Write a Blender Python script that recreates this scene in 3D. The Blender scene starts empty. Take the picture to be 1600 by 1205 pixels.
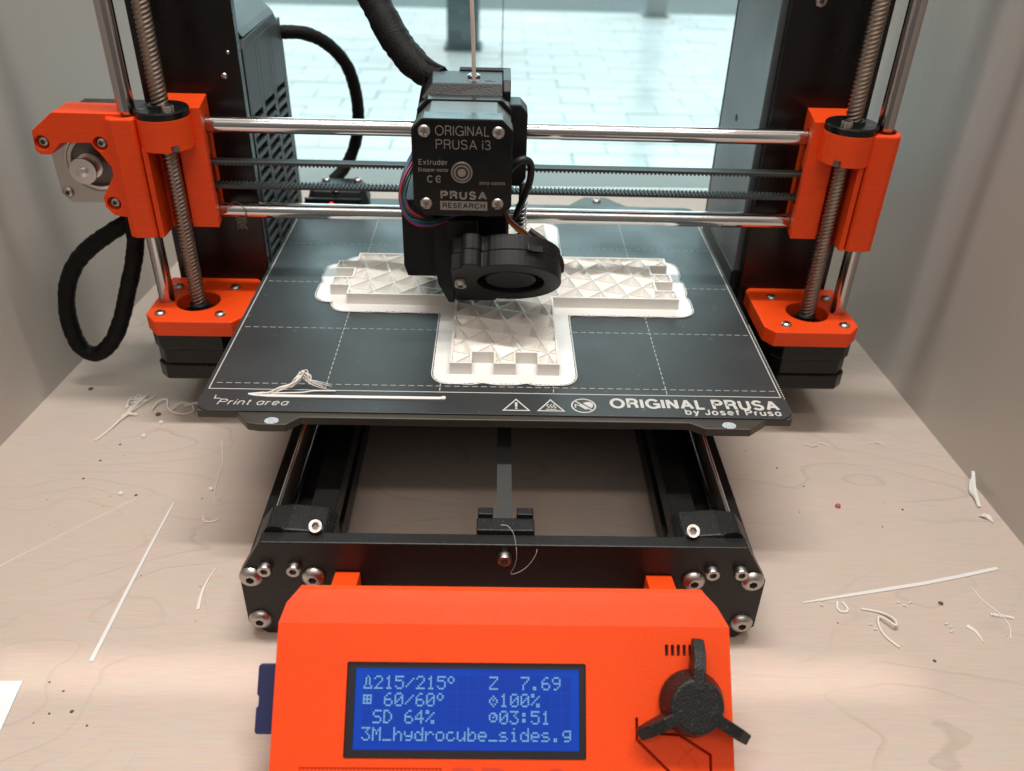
import bpy, bmesh, math, random
import numpy as np
from mathutils import Vector, Matrix
random.seed(7)
S = 0.001                       # all lengths below are millimetres; z = 0 is the top of the print sheet
FLOOR = -75.0
sc = bpy.context.scene
col = sc.collection

# ------------------------------------------------------------------ camera
def Rcam(p, y, r):
    f = np.array([math.sin(y)*math.cos(p), math.cos(y)*math.cos(p), -math.sin(p)])
    rt = np.array([math.cos(y), -math.sin(y), 0.0]); dn = np.cross(f, rt)
    rt2 = rt*math.cos(r)+dn*math.sin(r); dn2 = -rt*math.sin(r)+dn*math.cos(r)
    return rt2, dn2, f
CAM_F, CAM_P, CAM_Y, CAM_R = 1344.24, 0.5790, 0.0245, -0.0298
CAM_POS = (-1.087, -318.05, 208.9)
rt, dn, fw = Rcam(CAM_P, CAM_Y, CAM_R)
cd = bpy.data.cameras.new('camera'); cam = bpy.data.objects.new('camera', cd); col.objects.link(cam)
cd.sensor_width = 36.0; cd.lens = 36.0*CAM_F/1600.0; cd.clip_start = 0.01; cd.clip_end = 200.0
M = Matrix.Identity(4)
for i in range(3):
    M[i][0] = rt[i]; M[i][1] = -dn[i]; M[i][2] = -fw[i]; M[i][3] = CAM_POS[i]*S
cam.matrix_world = M
cd.dof.use_dof = True; cd.dof.focus_distance = 0.37; cd.dof.aperture_fstop = 13.0
sc.camera = cam

# ------------------------------------------------------------------ world, lamps, exposure
w = bpy.data.worlds.new('World'); sc.world = w; w.use_nodes = True
bg = w.node_tree.nodes['Background']
bg.inputs[0].default_value = (1.0, 0.90, 0.84, 1); bg.inputs[1].default_value = 0.84
def lamp(name, loc, target, sx, sy, power, color, spread=180):
    l = bpy.data.lights.new(name, 'AREA'); l.shape = 'RECTANGLE'; l.size = sx; l.size_y = sy
    l.energy = power; l.color = color; l.spread = math.radians(spread)
    o = bpy.data.objects.new(name, l); col.objects.link(o); o.location = loc
    d = Vector(target)-Vector(loc)
    z = -d.normalized(); x = Vector((1, 0, 0)); y = z.cross(x).normalized()
    o.rotation_euler = Matrix((x, y, z)).transposed().to_euler()
    return o
lamp('ceiling_tube_lamp', (0.0, 0.02, 1.6), (0, 0.02, 0), 1.3, 0.07, 27.0, (1.0, 0.97, 0.92))
lamp('front_ceiling_lamp', (0.0, -0.95, 1.55), (0, 0.0, 0), 1.3, 0.10, 5.5, (1.0, 0.88, 0.78))
lamp('daylight_lamp', (0.2, 7.0, 3.6), (0.2, 1.5, -0.4), 12.0, 6.5, 720.0, (0.63, 0.94, 1.0))
lamp('added_band_lamp', (-0.06, -0.088, 0.62), (-0.06, -0.095, -0.075), 0.46, 0.007, 0.010, (1.0, 0.93, 0.80), 2.6)  # added narrow strip, only casts the bright band across the board
sc.view_settings.view_transform = 'Standard'; sc.view_settings.look = 'None'
sc.view_settings.gamma = 1.0; sc.view_settings.exposure = 0.0
sc.cycles.use_denoising = True
sc.cycles.max_bounces = 8; sc.cycles.transparent_max_bounces = 12
sc.cycles.caustics_reflective = False; sc.cycles.caustics_refractive = False
sc.cycles.sample_clamp_indirect = 4.0

# ------------------------------------------------------------------ materials
def mat(name, base, rough=0.5, metal=0.0, spec=0.5, var=None, bump=None, bump2=None, rvar=None, emit=None, estr=1.0, coat=0.0, speck=None, world=False):
    """var=(scale, amount, stretch) colour variation; bump=(scale, strength mm, stretch); rvar=(scale, amount)"""
    m = bpy.data.materials.new(name); m.use_nodes = True
    nt = m.node_tree; b = nt.nodes['Principled BSDF']
    b.inputs['Base Color'].default_value = (*base, 1); b.inputs['Roughness'].default_value = rough
    b.inputs['Metallic'].default_value = metal; b.inputs['Specular IOR Level'].default_value = spec
    if coat: b.inputs['Coat Weight'].default_value = coat
    if emit:
        b.inputs['Emission Color'].default_value = (*emit, 1); b.inputs['Emission Strength'].default_value = estr
    tc = nt.nodes.new('ShaderNodeTexCoord')
    def noise(scale, stretch=(1, 1, 1), detail=4):
        mp = nt.nodes.new('ShaderNodeMapping'); mp.inputs['Scale'].default_value = stretch
        nt.links.new(nt.nodes.new('ShaderNodeNewGeometry').outputs['Position'] if world else tc.outputs['Object'], mp.inputs['Vector'])
        n = nt.nodes.new('ShaderNodeTexNoise'); n.inputs['Scale'].default_value = scale; n.inputs['Detail'].default_value = detail
        nt.links.new(mp.outputs[0], n.inputs['Vector']); return n
    if var:
        n = noise(var[0], var[2] if len(var) > 2 else (1, 1, 1))
        mx = nt.nodes.new('ShaderNodeMix'); mx.data_type = 'RGBA'
        a = var[1]
        mx.inputs['A'].default_value = (*[c*(1-a) for c in base], 1); mx.inputs['B'].default_value = (*[min(1, c*(1+a)) for c in base], 1)
        nt.links.new(n.outputs['Fac'], mx.inputs['Factor']); nt.links.new(mx.outputs['Result'], b.inputs['Base Color'])
    if rvar:
        n = noise(rvar[0]); mr = nt.nodes.new('ShaderNodeMapRange')
        mr.inputs['From Min'].default_value = 0.3; mr.inputs['From Max'].default_value = 0.7
        mr.inputs['To Min'].default_value = max(0.02, rough-rvar[1]); mr.inputs['To Max'].default_value = rough+rvar[1]
        nt.links.new(n.outputs['Fac'], mr.inputs['Value']); nt.links.new(mr.outputs[0], b.inputs['Roughness'])
    if speck:
        n = noise(speck[0], (1, 1, 1), 1); mr = nt.nodes.new('ShaderNodeMapRange'); mr.inputs['From Min'].default_value = speck[1]; mr.inputs['From Max'].default_value = speck[1]+0.06
        nt.links.new(n.outputs['Fac'], mr.inputs['Value']); ms_ = nt.nodes.new('ShaderNodeMix'); ms_.data_type = 'RGBA'; ms_.inputs['B'].default_value = (*speck[2], 1)
        src = b.inputs['Base Color'].links[0].from_socket if b.inputs['Base Color'].links else None
        if src: nt.links.new(src, ms_.inputs['A'])
        else: ms_.inputs['A'].default_value = (*base, 1)
        nt.links.new(mr.outputs[0], ms_.inputs['Factor']); nt.links.new(ms_.outputs['Result'], b.inputs['Base Color'])
    prev = None
    for bp in (bump, bump2):
        if bp:
            n = noise(bp[0], bp[2] if len(bp) > 2 else (1, 1, 1), 2)
            bn = nt.nodes.new('ShaderNodeBump'); bn.inputs['Strength'].default_value = 1.0; bn.inputs['Distance'].default_value = bp[1]*S
            nt.links.new(n.outputs['Fac'], bn.inputs['Height'])
            if prev: nt.links.new(prev.outputs[0], bn.inputs['Normal'])
            nt.links.new(bn.outputs[0], b.inputs['Normal']); prev = bn
    return m
LAY = (0.02, 0.02, 1.0)
ORANGE = mat('orange_plastic', (0.83, 0.066, 0.006), 0.45, spec=0.32, var=(1300, 0.14, LAY), bump=(2200, 0.16, LAY), bump2=(1500, 0.05))
ORANGE_FACE = mat('orange_textured_plastic', (0.83, 0.066, 0.006), 0.50, spec=0.28, var=(60, 0.05), bump=(1800, 0.10), rvar=(300, 0.06))
BLACKP = mat('black_plastic', (0.008, 0.009, 0.010), 0.45, spec=0.32, var=(200, 0.15), bump=(2500, 0.09, LAY), bump2=(1200, 0.05))
BLACKS = mat('black_sparkle_plastic', (0.009, 0.009, 0.009), 0.42, spec=0.34, bump=(1500, 0.22), var=(2500, 0.35), speck=(2600, 0.70, (0.20, 0.21, 0.22)))  # specks paint the plastic's sparkle as a paler colour
BLACKM = mat('black_moulded_plastic', (0.009, 0.010, 0.0105), 0.48, spec=0.30, bump=(900, 0.04))
FRAME = mat('black_anodised_plate', (0.006, 0.005, 0.005), 0.30, spec=0.36, var=(150, 0.2), rvar=(60, 0.08))
PLATE = mat('black_powder_coated_plate', (0.010, 0.009, 0.009), 0.38, spec=0.36, bump=(1400, 0.14), var=(500, 0.3), speck=(2400, 0.71, (0.10, 0.10, 0.10)))  # glints of the coating are put into its colour as pale specks
ALU_B = mat('black_extrusion', (0.008, 0.008, 0.008), 0.38)
MOTORB = mat('black_motor_enamel', (0.007, 0.008, 0.008), 0.24, spec=0.30, rvar=(80, 0.06))
LAMI = mat('motor_lamination', (0.16, 0.17, 0.17), 0.45, 0.6, bump=(1500, 0.12, (0.02, 1.0, 0.02)))
CHROME = mat('chrome_rod', (0.60, 0.60, 0.60), 0.09, 1.0, rvar=(100, 0.05))
ZROD = mat('steel_rod', (0.50, 0.48, 0.475), 0.16, 1.0, rvar=(100, 0.05))
SCREWM = mat('lead_screw_steel', (0.30, 0.24, 0.20), 0.36, 1.0, var=(200, 0.25))
STEEL = mat('screw_steel', (0.47, 0.45, 0.43), 0.32, 1.0, rvar=(400, 0.1))
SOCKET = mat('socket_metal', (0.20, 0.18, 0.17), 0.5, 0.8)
ALU = mat('cast_aluminium', (0.52, 0.50, 0.48), 0.42, 0.85, bump=(500, 0.05))
ALU2 = mat('bright_aluminium', (0.70, 0.68, 0.67), 0.30, 1.0)
SHEET = mat('dark_grey_sheet_coating', (0.031, 0.034, 0.036), 0.43, spec=0.5, var=(22, 0.22), rvar=(28, 0.09), speck=(260, 0.735, (0.085, 0.09, 0.09)), bump=(2500, 0.02))
PRINT_W = mat('sheet_print_white', (0.52, 0.51, 0.485), 0.5, var=(150, 0.12))
FR4 = mat('heatbed_board', (0.042, 0.037, 0.029), 0.45, var=(100, 0.2))
PLA = mat('white_filament_plastic', (0.74, 0.715, 0.665), 0.42, var=(80, 0.05), bump=(2500, 0.13, LAY))
PLAW = mat('white_filament_first_layer', (0.75, 0.74, 0.725), 0.34, var=(40, 0.03), bump=(1500, 0.07, (1, 0.06, 1)))
PLAF = mat('white_filament_strand', (0.78, 0.73, 0.67), 0.40)
PINKF = mat('pale_filament', (0.80, 0.68, 0.62), 0.40)
SLEEVE = mat('braided_sleeve', (0.004, 0.004, 0.004), 0.6, spec=0.2, bump=(1000, 0.45), var=(900, 0.5))
RUBBER = mat('black_cable', (0.014, 0.015, 0.016), 0.5)
BELT = mat('rubber_belt', (0.042, 0.044, 0.044), 0.55, var=(900, 0.3))
ENGR = mat('laser_engraving', (0.26, 0.235, 0.215), 0.55, var=(900, 0.15))
PSU_M = mat('grey_power_supply_metal', (0.085, 0.10, 0.11), 0.40, 0.0, spec=0.7, rvar=(20, 0.05))
GREYC = mat('grey_black_case_plastic', (0.045, 0.050, 0.053), 0.48, bump=(2500, 0.09, (0.02, 1, 0.02)), bump2=(900, 0.06))
CARD = mat('navy_card_plastic', (0.010, 0.014, 0.075), 0.5, bump=(1500, 0.03))
PAPER = mat('white_paper', (0.80, 0.82, 0.86), 0.7)
CRUMB = mat('dark_crumb', (0.10, 0.075, 0.06), 0.8)
REDC = mat('red_crumb', (0.42, 0.12, 0.09), 0.6)
LED = mat('red_led', (0.4, 0.01, 0.01), 0.3, emit=(1.0, 0.02, 0.02), estr=2.5)
BEZEL = mat('display_bezel', (0.012, 0.010, 0.012), 0.38)
GLYPH = mat('display_pixels', (0.1, 0.2, 0.3), 0.5, emit=(0.13, 0.38, 0.58), estr=0.72)
WIRES = [mat('wire_'+n, c, 0.4) for n, c in (('red', (0.30, 0.018, 0.035)), ('blue', (0.012, 0.04, 0.22)), ('green', (0.01, 0.09, 0.07)), ('black', (0.012, 0.012, 0.013)))]
WORANGE = mat('wire_orange', (0.55, 0.10, 0.02), 0.4); WYELLOW = mat('wire_yellow', (0.60, 0.36, 0.04), 0.4); WBROWN = mat('wire_brown', (0.06, 0.02, 0.012), 0.4)

def screen_mat():
    m = mat('blue_backlit_screen', (0.004, 0.01, 0.06), 0.30, spec=0.15)
    nt = m.node_tree; b = nt.nodes['Principled BSDF']
    tc = nt.nodes.new('ShaderNodeTexCoord'); n = nt.nodes.new('ShaderNodeTexNoise'); n.inputs['Scale'].default_value = 25
    nt.links.new(tc.outputs['Object'], n.inputs['Vector'])
    r = nt.nodes.new('ShaderNodeValToRGB')
    r.color_ramp.elements[0].position = 0.3; r.color_ramp.elements[0].color = (0.012, 0.045, 0.44, 1)
    r.color_ramp.elements[1].position = 0.75; r.color_ramp.elements[1].color = (0.006, 0.075, 0.52, 1)
    nt.links.new(n.outputs['Fac'], r.inputs[0]); nt.links.new(r.outputs[0], b.inputs['Emission Color'])
    b.inputs['Emission Strength'].default_value = 0.82
    return m
SCREEN = screen_mat()

def wood_mat():
    m = mat('maple_plywood', (0.6, 0.5, 0.42), 0.58, spec=0.3)
    nt = m.node_tree; b = nt.nodes['Principled BSDF']; L = nt.links.new
    tc = nt.nodes.new('ShaderNodeTexCoord')
    def mp(scale, rot=0.0):
        q = nt.nodes.new('ShaderNodeMapping'); q.inputs['Scale'].default_value = scale; q.inputs['Rotation'].default_value = (0, 0, rot)
        L(tc.outputs['Object'], q.inputs['Vector']); return q
    def noise(scale, v, det=2.0, rough=0.5):
        n = nt.nodes.new('ShaderNodeTexNoise'); n.inputs['Scale'].default_value = scale; n.inputs['Detail'].default_value = det
        n.inputs['Roughness'].default_value = rough; L(v.outputs[0], n.inputs['Vector']); return n
    def math_(op, a, bb):
        q = nt.nodes.new('ShaderNodeMath'); q.operation = op
        for i, x in enumerate((a, bb)):
            if isinstance(x, (int, float)): q.inputs[i].default_value = x
            elif x is not None: L(x, q.inputs[i])
        return q.outputs[0]
    h = noise(1.0, mp((4.0, 8.5, 1.0), 0.12), 3.6, 0.42)
    rings = math_('MULTIPLY', h.outputs['Fac'], 24.0)
    fr = math_('FRACT', rings, None)
    ramp = nt.nodes.new('ShaderNodeValToRGB'); L(fr, ramp.inputs[0])
    e = ramp.color_ramp.elements
    e[0].position = 0.0; e[0].color = (0.0, 0.0, 0.0, 1); e[1].position = 0.86; e[1].color = (0.10, 0.10, 0.10, 1)
    x = e.new(0.97); x.color = (1, 1, 1, 1); x = e.new(1.0); x.color = (0.0, 0.0, 0.0, 1)
    brk = noise(14.0, mp((1, 1, 1)), 3)
    brkr = nt.nodes.new('ShaderNodeMapRange'); brkr.inputs['From Min'].default_value = 0.40; brkr.inputs['From Max'].default_value = 0.62; L(brk.outputs['Fac'], brkr.inputs['Value'])
    line = math_('MULTIPLY', ramp.outputs[0], brkr.outputs[0])
    line = math_('MULTIPLY', line, 0.30)
    fine = noise(60.0, mp((1.2, 22.0, 1.0), 0.05), 4, 0.6)
    big = noise(4.0, mp((1.0, 2.0, 1.0)), 3)
    c1 = nt.nodes.new('ShaderNodeMix'); c1.data_type = 'RGBA'
    c1.inputs['A'].default_value = (0.595, 0.495, 0.425, 1); c1.inputs['B'].default_value = (0.70, 0.585, 0.51, 1); L(big.outputs['Fac'], c1.inputs['Factor'])
    c2 = nt.nodes.new('ShaderNodeMix'); c2.data_type = 'RGBA'; c2.blend_type = 'MULTIPLY'; c2.inputs['Factor'].default_value = 0.32
    L(c1.outputs['Result'], c2.inputs['A']); L(fine.outputs['Color'], c2.inputs['B'])
    c3 = nt.nodes.new('ShaderNodeMix'); c3.data_type = 'RGBA'; c3.inputs['B'].default_value = (0.27, 0.205, 0.165, 1)
    L(line, c3.inputs['Factor']); L(c2.outputs['Result'], c3.inputs['A'])
    L(c3.outputs['Result'], b.inputs['Base Color'])
    bn = nt.nodes.new('ShaderNodeBump'); bn.inputs['Distance'].default_value = 0.00006; L(fine.outputs['Fac'], bn.inputs['Height']); L(bn.outputs[0], b.inputs['Normal'])
    return m
WOOD = wood_mat()
WALLM = mat('grey_beige_laminate', (0.49, 0.44, 0.395), 0.31, spec=0.5, var=(9, 0.10, (1, 1, 0.22)), bump=(900, 0.09, (1, 1, 0.04)))
ROOMW = mat('room_wall_paint', (0.55, 0.54, 0.52), 0.8)
PAVER = mat('pale_wet_paver', (0.76, 0.78, 0.78), 0.24, var=(1.6, 0.30, (0.45, 1.2, 1)), rvar=(1.5, 0.14), bump=(60, 0.8), world=True)
MORTAR = mat('paver_joint', (0.50, 0.52, 0.52), 0.8, world=True, var=(2.0, 0.3))
ROADM = mat('wet_asphalt', (0.10, 0.11, 0.11), 0.5, var=(5, 0.2))
POSTM = mat('dark_painted_post', (0.075, 0.105, 0.115), 0.5)
def glass_mat():
    m = bpy.data.materials.new('window_glass'); m.use_nodes = True; nt = m.node_tree; nt.nodes.clear()
    o = nt.nodes.new('ShaderNodeOutputMaterial'); t = nt.nodes.new('ShaderNodeBsdfTransparent'); g = nt.nodes.new('ShaderNodeBsdfGlossy')
    f = nt.nodes.new('ShaderNodeFresnel'); mx = nt.nodes.new('ShaderNodeMixShader')
    t.inputs[0].default_value = (0.90, 0.965, 0.97, 1); g.inputs['Roughness'].default_value = 0.02; f.inputs[0].default_value = 1.45
    nt.links.new(f.outputs[0], mx.inputs[0]); nt.links.new(t.outputs[0], mx.inputs[1]); nt.links.new(g.outputs[0], mx.inputs[2]); nt.links.new(mx.outputs[0], o.inputs[0])
    return m
GLASS = glass_mat()

# ------------------------------------------------------------------ mesh helpers
class MB:
    def __init__(self): self.bm = bmesh.new()
    def face(self, vs):
        try: return self.bm.faces.new(vs)
        except ValueError: return None
    def box(self, x0, x1, y0, y1, z0, z1):
        return self.prism([(x0, y0), (x1, y0), (x1, y1), (x0, y1)], 'xy', z0, z1)
    def prism(self, pts, plane, a, b, tr=None, pts_b=None):
        """closed 2D outline extruded from a to b across the plane"""
        def P(p, h):
            if plane == 'xy': v = (p[0], p[1], h)
            elif plane == 'xz': v = (p[0], h, p[1])
            else: v = (h, p[0], p[1])
            return tr(v) if tr else v
        A = [self.bm.verts.new(P(p, a)) for p in pts]; B = [self.bm.verts.new(P(p, b)) for p in (pts_b or pts)]
        n = len(pts); self.face(A[::-1]); self.face(B)
        for i in range(n): self.face([A[i], A[(i+1) % n], B[(i+1) % n], B[i]])
        return self
    def lathe(self, prof, o, axis, seg=28, ref=None):
        """profile of (radius, height) turned about an axis through o"""
        ax = Vector(axis).normalized(); r = Vector(ref) if ref else (Vector((1, 0, 0)) if abs(ax.x) < 0.9 else Vector((0, 1, 0)))
        u = (r-ax*r.dot(ax)).normalized(); v = ax.cross(u); o = Vector(o); rings = []
        for (rad, h) in prof:
            if rad < 1e-6: rings.append([self.bm.verts.new(o+ax*h)])
            else: rings.append([self.bm.verts.new(o+ax*h+(u*math.cos(2*math.pi*k/seg)+v*math.sin(2*math.pi*k/seg))*rad) for k in range(seg)])
        for a, b in zip(rings[:-1], rings[1:]):
            for k in range(seg):
                k2 = (k+1) % seg
                if len(a) == 1 and len(b) == 1: continue
                if len(a) == 1: self.face([a[0], b[k2], b[k]])
                elif len(b) == 1: self.face([a[k], a[k2], b[0]])
                else: self.face([a[k], a[k2], b[k2], b[k]])
        return self
    def cyl(self, p0, p1, r, seg=24):
        d = Vector(p1)-Vector(p0); L = d.length
        return self.lathe([(0, 0), (r, 0), (r, L), (0, L)], p0, d, seg)
    def tube(self, pts, r, seg=10, sub=8, closed_ends=True, wob=0.0, flat=1.0):
        P = smooth_path(pts, sub) if sub else [Vector(p) for p in pts]
        n = len(P); rad = r if callable(r) else (lambda t: r)
        t0 = (P[1]-P[0]).normalized(); nrm = t0.orthogonal().normalized(); prev = None
        for i, p in enumerate(P):
            t = (P[min(i+1, n-1)]-P[max(i-1, 0)]).normalized()
            nrm = (nrm-t*nrm.dot(t)).normalized(); bi = t.cross(nrm)
            rr = rad(i/(n-1))*(1+wob*(random.random()-0.5))
            ring = [self.bm.verts.new(p+(nrm*math.cos(2*math.pi*k/seg)+bi*math.sin(2*math.pi*k/seg)*flat)*rr) for k in range(seg)]
            if prev:
                for k in range(seg): self.face([prev[k], prev[(k+1) % seg], ring[(k+1) % seg], ring[k]])
            elif closed_ends: self.face(ring[::-1])
            prev = ring
        if closed_ends: self.face(prev)
        return self
    def ribbon(self, pts, wdt, thick, sub=0):
        """flat strip lying on a horizontal surface"""
        P = smooth_path(pts, sub) if sub else [Vector(p) for p in pts]
        n = len(P); prev = None; wf = wdt if callable(wdt) else (lambda t: wdt)
        for i, p in enumerate(P):
            t = (P[min(i+1, n-1)]-P[max(i-1, 0)]); t.z = 0; t.normalize(); s = Vector((-t.y, t.x, 0))*wf(i/(n-1))/2
            up = Vector((0, 0, thick)); ring = [self.bm.verts.new(q) for q in (p-s, p+s, p+s+up, p-s+up)]
            if prev:
                for k in range(4): self.face([prev[k], prev[(k+1) % 4], ring[(k+1) % 4], ring[k]])
            else: self.face(ring[::-1])
            prev = ring
        self.face(prev); return self
    def text(self, s, frame, cap, width, depth=0.05, shear=0.0, stroke=0.12, gap=0.17):
        """lettering drawn with even strokes; frame = (origin, ex, ey, en): baseline start, right, up, out of the surface"""
        o, ex, ey, en = [Vector(q) for q in frame]; pen = 0.0; strokes = []
        for ch in s:
            if ch == ' ': pen += 0.36; continue
            W_, st = GLY[ch]
            for p in st: strokes.append([(pen+stroke/2+x, stroke/2+y*(1-stroke)) for x, y in p])
            pen += W_+stroke+gap
        total = pen-gap; kx = width/total
        for i, p in enumerate(strokes):
            closed = len(p) > 3 and abs(p[0][0]-p[-1][0])+abs(p[0][1]-p[-1][1]) < 1e-6
            q = p[:-1] if closed else p; m = len(q); L = []; R = []
            hx = stroke*cap/2
            P = [Vector(((x+shear*y)*kx, y*cap)) for x, y in q]
            for k in range(m):
                a = P[k-1] if (k or closed) else None; c = P[(k+1) % m] if (k < m-1 or closed) else None; b = P[k]
                t1 = (b-a).normalized() if a is not None else None; t2 = (c-b).normalized() if c is not None else None
                if t1 is None: n = Vector((-t2.y, t2.x))
                elif t2 is None: n = Vector((-t1.y, t1.x))
                else:
                    n = Vector((-t1.y-t2.y, t1.x+t2.x))
                    n = n.normalized() if n.length > 1e-6 else Vector((-t1.y, t1.x))
                    n = n/max(0.45, n.dot(Vector((-t1.y, t1.x))))
                L.append(b+n*hx); R.append(b-n*hx)
            d = depth+i*0.003
            def V(v, h): return self.bm.verts.new(o+ex*v.x+ey*v.y+en*h)
            rings = [(V(L[k], 0), V(R[k], 0), V(R[k], d), V(L[k], d)) for k in range(m)]
            for k in range(m if closed else m-1):
                r0, r1 = rings[k], rings[(k+1) % m]
                for j in range(4): self.face([r0[j], r0[(j+1) % 4], r1[(j+1) % 4], r1[j]])
            if not closed: self.face(rings[0][::-1]); self.face(rings[-1])
        return self
    def dup(self, fn):
        """copy what has been built so far through fn(vec)"""
        vm = {v: self.bm.verts.new(fn(v.co)) for v in list(self.bm.verts)}
        for f in list(self.bm.faces): self.face([vm[v] for v in f.verts][::-1])
        return self

def smooth_path(pts, sub):
    P = [Vector(p) for p in pts]
    if len(P) < 3: return P
    out = []
    for i in range(len(P)-1):
        p0 = P[i-1] if i else P[0]*2-P[1]; p1 = P[i]; p2 = P[i+1]; p3 = P[i+2] if i+2 < len(P) else P[-1]*2-P[-2]
        for k in range(sub):
            t = k/sub
            out.append(0.5*((2*p1)+(p2-p0)*t+(2*p0-5*p1+4*p2-p3)*t*t+(3*p1-p0-3*p2+p3)*t*t*t))
    out.append(P[-1]); return out

def arc(cx, cy, rx, ry, a0, a1, n=12): return [(cx+rx*math.cos(math.radians(a0+(a1-a0)*k/n)), cy+ry*math.sin(math.radians(a0+(a1-a0)*k/n))) for k in range(n+1)]
_bowl = [(0, 1)]+arc(.36, .76, .22, .24, 90, -90, 8)+[(0, .52)]
_low = lambda cx: arc(cx, .36, .25, .36, 0, 360, 16)
GLY = {'O': (.84, [arc(.42, .5, .42, .5, 0, 360, 24)]), 'R': (.60, [[(0, 0)]+_bowl, [(.33, .52), (.50, .46), (.55, .30), (.57, .08), (.60, 0)]]), 'I': (0, [[(0, 0), (0, 1)]]),
 'G': (.78, [arc(.42, .5, .42, .5, 38, 340, 18)+[(.80, .46), (.46, .46)], [(.80, .46), (.80, 0)]]), 'N': (.60, [[(0, 0), (0, 1)], [(0, 1), (.60, 0)], [(.60, 0), (.60, 1)]]),
 'A': (.72, [[(0, 0), (.36, 1)], [(.36, 1), (.72, 0)], [(.13, .33), (.59, .33)]]), 'L': (.48, [[(0, 1), (0, 0), (.48, 0)]]), 'P': (.58, [[(0, 0)]+_bowl]),
 'U': (.60, [[(0, 1)]+arc(.30, .30, .30, .30, 180, 360, 10)+[(.60, 1)]]), 'S': (.58, [arc(.29, .755, .27, .245, 18, 262, 10)+arc(.29, .26, .29, .26, 82, -165, 10)]),
 'E': (.50, [[(.50, 1), (0, 1), (0, 0), (.52, 0)], [(0, .52), (.46, .52)]]), 'C': (.76, [arc(.42, .5, .42, .5, 38, 322, 18)]), 'H': (.58, [[(0, 0), (0, 1)], [(.58, 0), (.58, 1)], [(0, .52), (.58, .52)]]),
 'J': (.40, [[(.40, 1), (.40, .28)]+arc(.20, .28, .20, .28, -10, -172, 8)]), 'V': (.62, [[(0, 1), (.31, 0)], [(.31, 0), (.62, 1)]]), '-': (.28, [[(0, .40), (.28, .40)]]),
 '0': (.50, [arc(.25, .5, .25, .5, 0, 360, 18)]), '1': (.24, [[(0, .76), (.24, 1), (.24, 0)]]), '2': (.50, [[(.02, .72)]+arc(.25, .73, .23, .27, 165, -25, 8)+[(0, 0), (.50, 0)]]),
 '3': (.50, [arc(.24, .76, .23, .24, 165, -85, 9)+arc(.25, .26, .25, .26, 85, -165, 9)]),
 'i': (0, [[(0, 0), (0, .70)], [(0, .88), (0, 1)]]), 'x': (.44, [[(0, 0), (.44, .72)], [(0, .72), (.44, 0)]]), 't': (.24, [[(.10, .95), (.10, .10), (.14, .01), (.24, 0)], [(0, .72), (.24, .72)]]),
 'r': (.24, [[(0, 0), (0, .72)], [(0, .48), (.07, .64), (.24, .71)]]), 'u': (.44, [[(0, .72)]+arc(.22, .24, .22, .24, 180, 360, 8), [(.44, .72), (.44, 0)]]),
 'd': (.50, [_low(.25), [(.50, 0), (.50, 1)]]), 'e': (.50, [[(.02, .38), (.50, .38)]+arc(.25, .36, .25, .36, 4, 318, 14)]), 'p': (.50, [_low(.25), [(0, .72), (0, -.26)]]),
 'm': (.72, [[(0, 0), (0, .72)], [(0, .46)]+arc(.18, .50, .18, .22, 170, 0, 6)+[(.36, 0)], [(.36, .46)]+arc(.54, .50, .18, .22, 170, 0, 6)+[(.72, 0)]]), 'o': (.50, [_low(.25)]),
 'b': (.50, [_low(.25), [(0, 0), (0, 1)]]), 'y': (.46, [[(0, .72), (.23, .03)], [(.46, .72), (.20, -.12), (.12, -.25), (0, -.26)]]), 's': (.42, [arc(.21, .54, .20, .18, 15, 262, 8)+arc(.21, .18, .21, .18, 82, -165, 8)]),
 'f': (.34, [[(.13, 0), (.13, .82), (.18, .96), (.34, 1)], [(0, .70), (.32, .70)]]), 'a': (.46, [_low(.23), [(.46, 0), (.46, .72)]]), 'n': (.44, [[(0, 0), (0, .72)], [(0, .44)]+arc(.22, .48, .22, .24, 170, 0, 7)+[(.44, 0)]]),
 'c': (.42, [arc(.25, .36, .25, .36, 42, 318, 12)]), 'k': (.4, [[(0, 0), (0, 1)]])}
W = {}      # world matrices
def link(o, parent=None, world=Matrix.Identity(4)):
    col.objects.link(o); W[o] = world.copy()
    if parent: o.parent = parent; o.matrix_basis = W[parent].inverted() @ world
    else: o.matrix_basis = world
    return o
def mesh(name, mb, m, smooth=None):
    bm = mb.bm
    bmesh.ops.remove_doubles(bm, verts=bm.verts, dist=1e-5)
    bmesh.ops.recalc_face_normals(bm, faces=bm.faces)
    if smooth is not None:
        for f in bm.faces: f.smooth = True
        for e in bm.edges:
            if len(e.link_faces) == 2 and e.calc_face_angle(0) > math.radians(smooth): e.smooth = False
    bmesh.ops.scale(bm, vec=(S, S, S), verts=bm.verts)
    me = bpy.data.meshes.new(name); bm.to_mesh(me); bm.free(); me.materials.append(m); return me
def obj(name, mb, m, parent=None, bevel=0.0, smooth=None, seg=2, base=None, label=None):
    me = mb if isinstance(mb, bpy.types.Mesh) else mesh(name, mb, m, smooth)
    o = bpy.data.objects.new(name, me)
    wm = Matrix.Identity(4)
    if base is not None:
        me.transform(Matrix.Translation(-Vector(base)*S)); wm = Matrix.Translation(Vector(base)*S)
    link(o, parent, wm)
    if bevel:
        b = o.modifiers.new('bevel', 'BEVEL'); b.width = bevel*S; b.segments = seg; b.limit_method = 'ANGLE'; b.angle_limit = math.radians(32)
    if label: o['label'] = label
    return o
def tag(o, label, cat, group=None):
    o['label'] = label; o['category'] = cat
    if group: o['group'] = group
    return o
def struct(o): o['kind'] = 'structure'; return o
def stuff(o): o['kind'] = 'stuff'; return o
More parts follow.
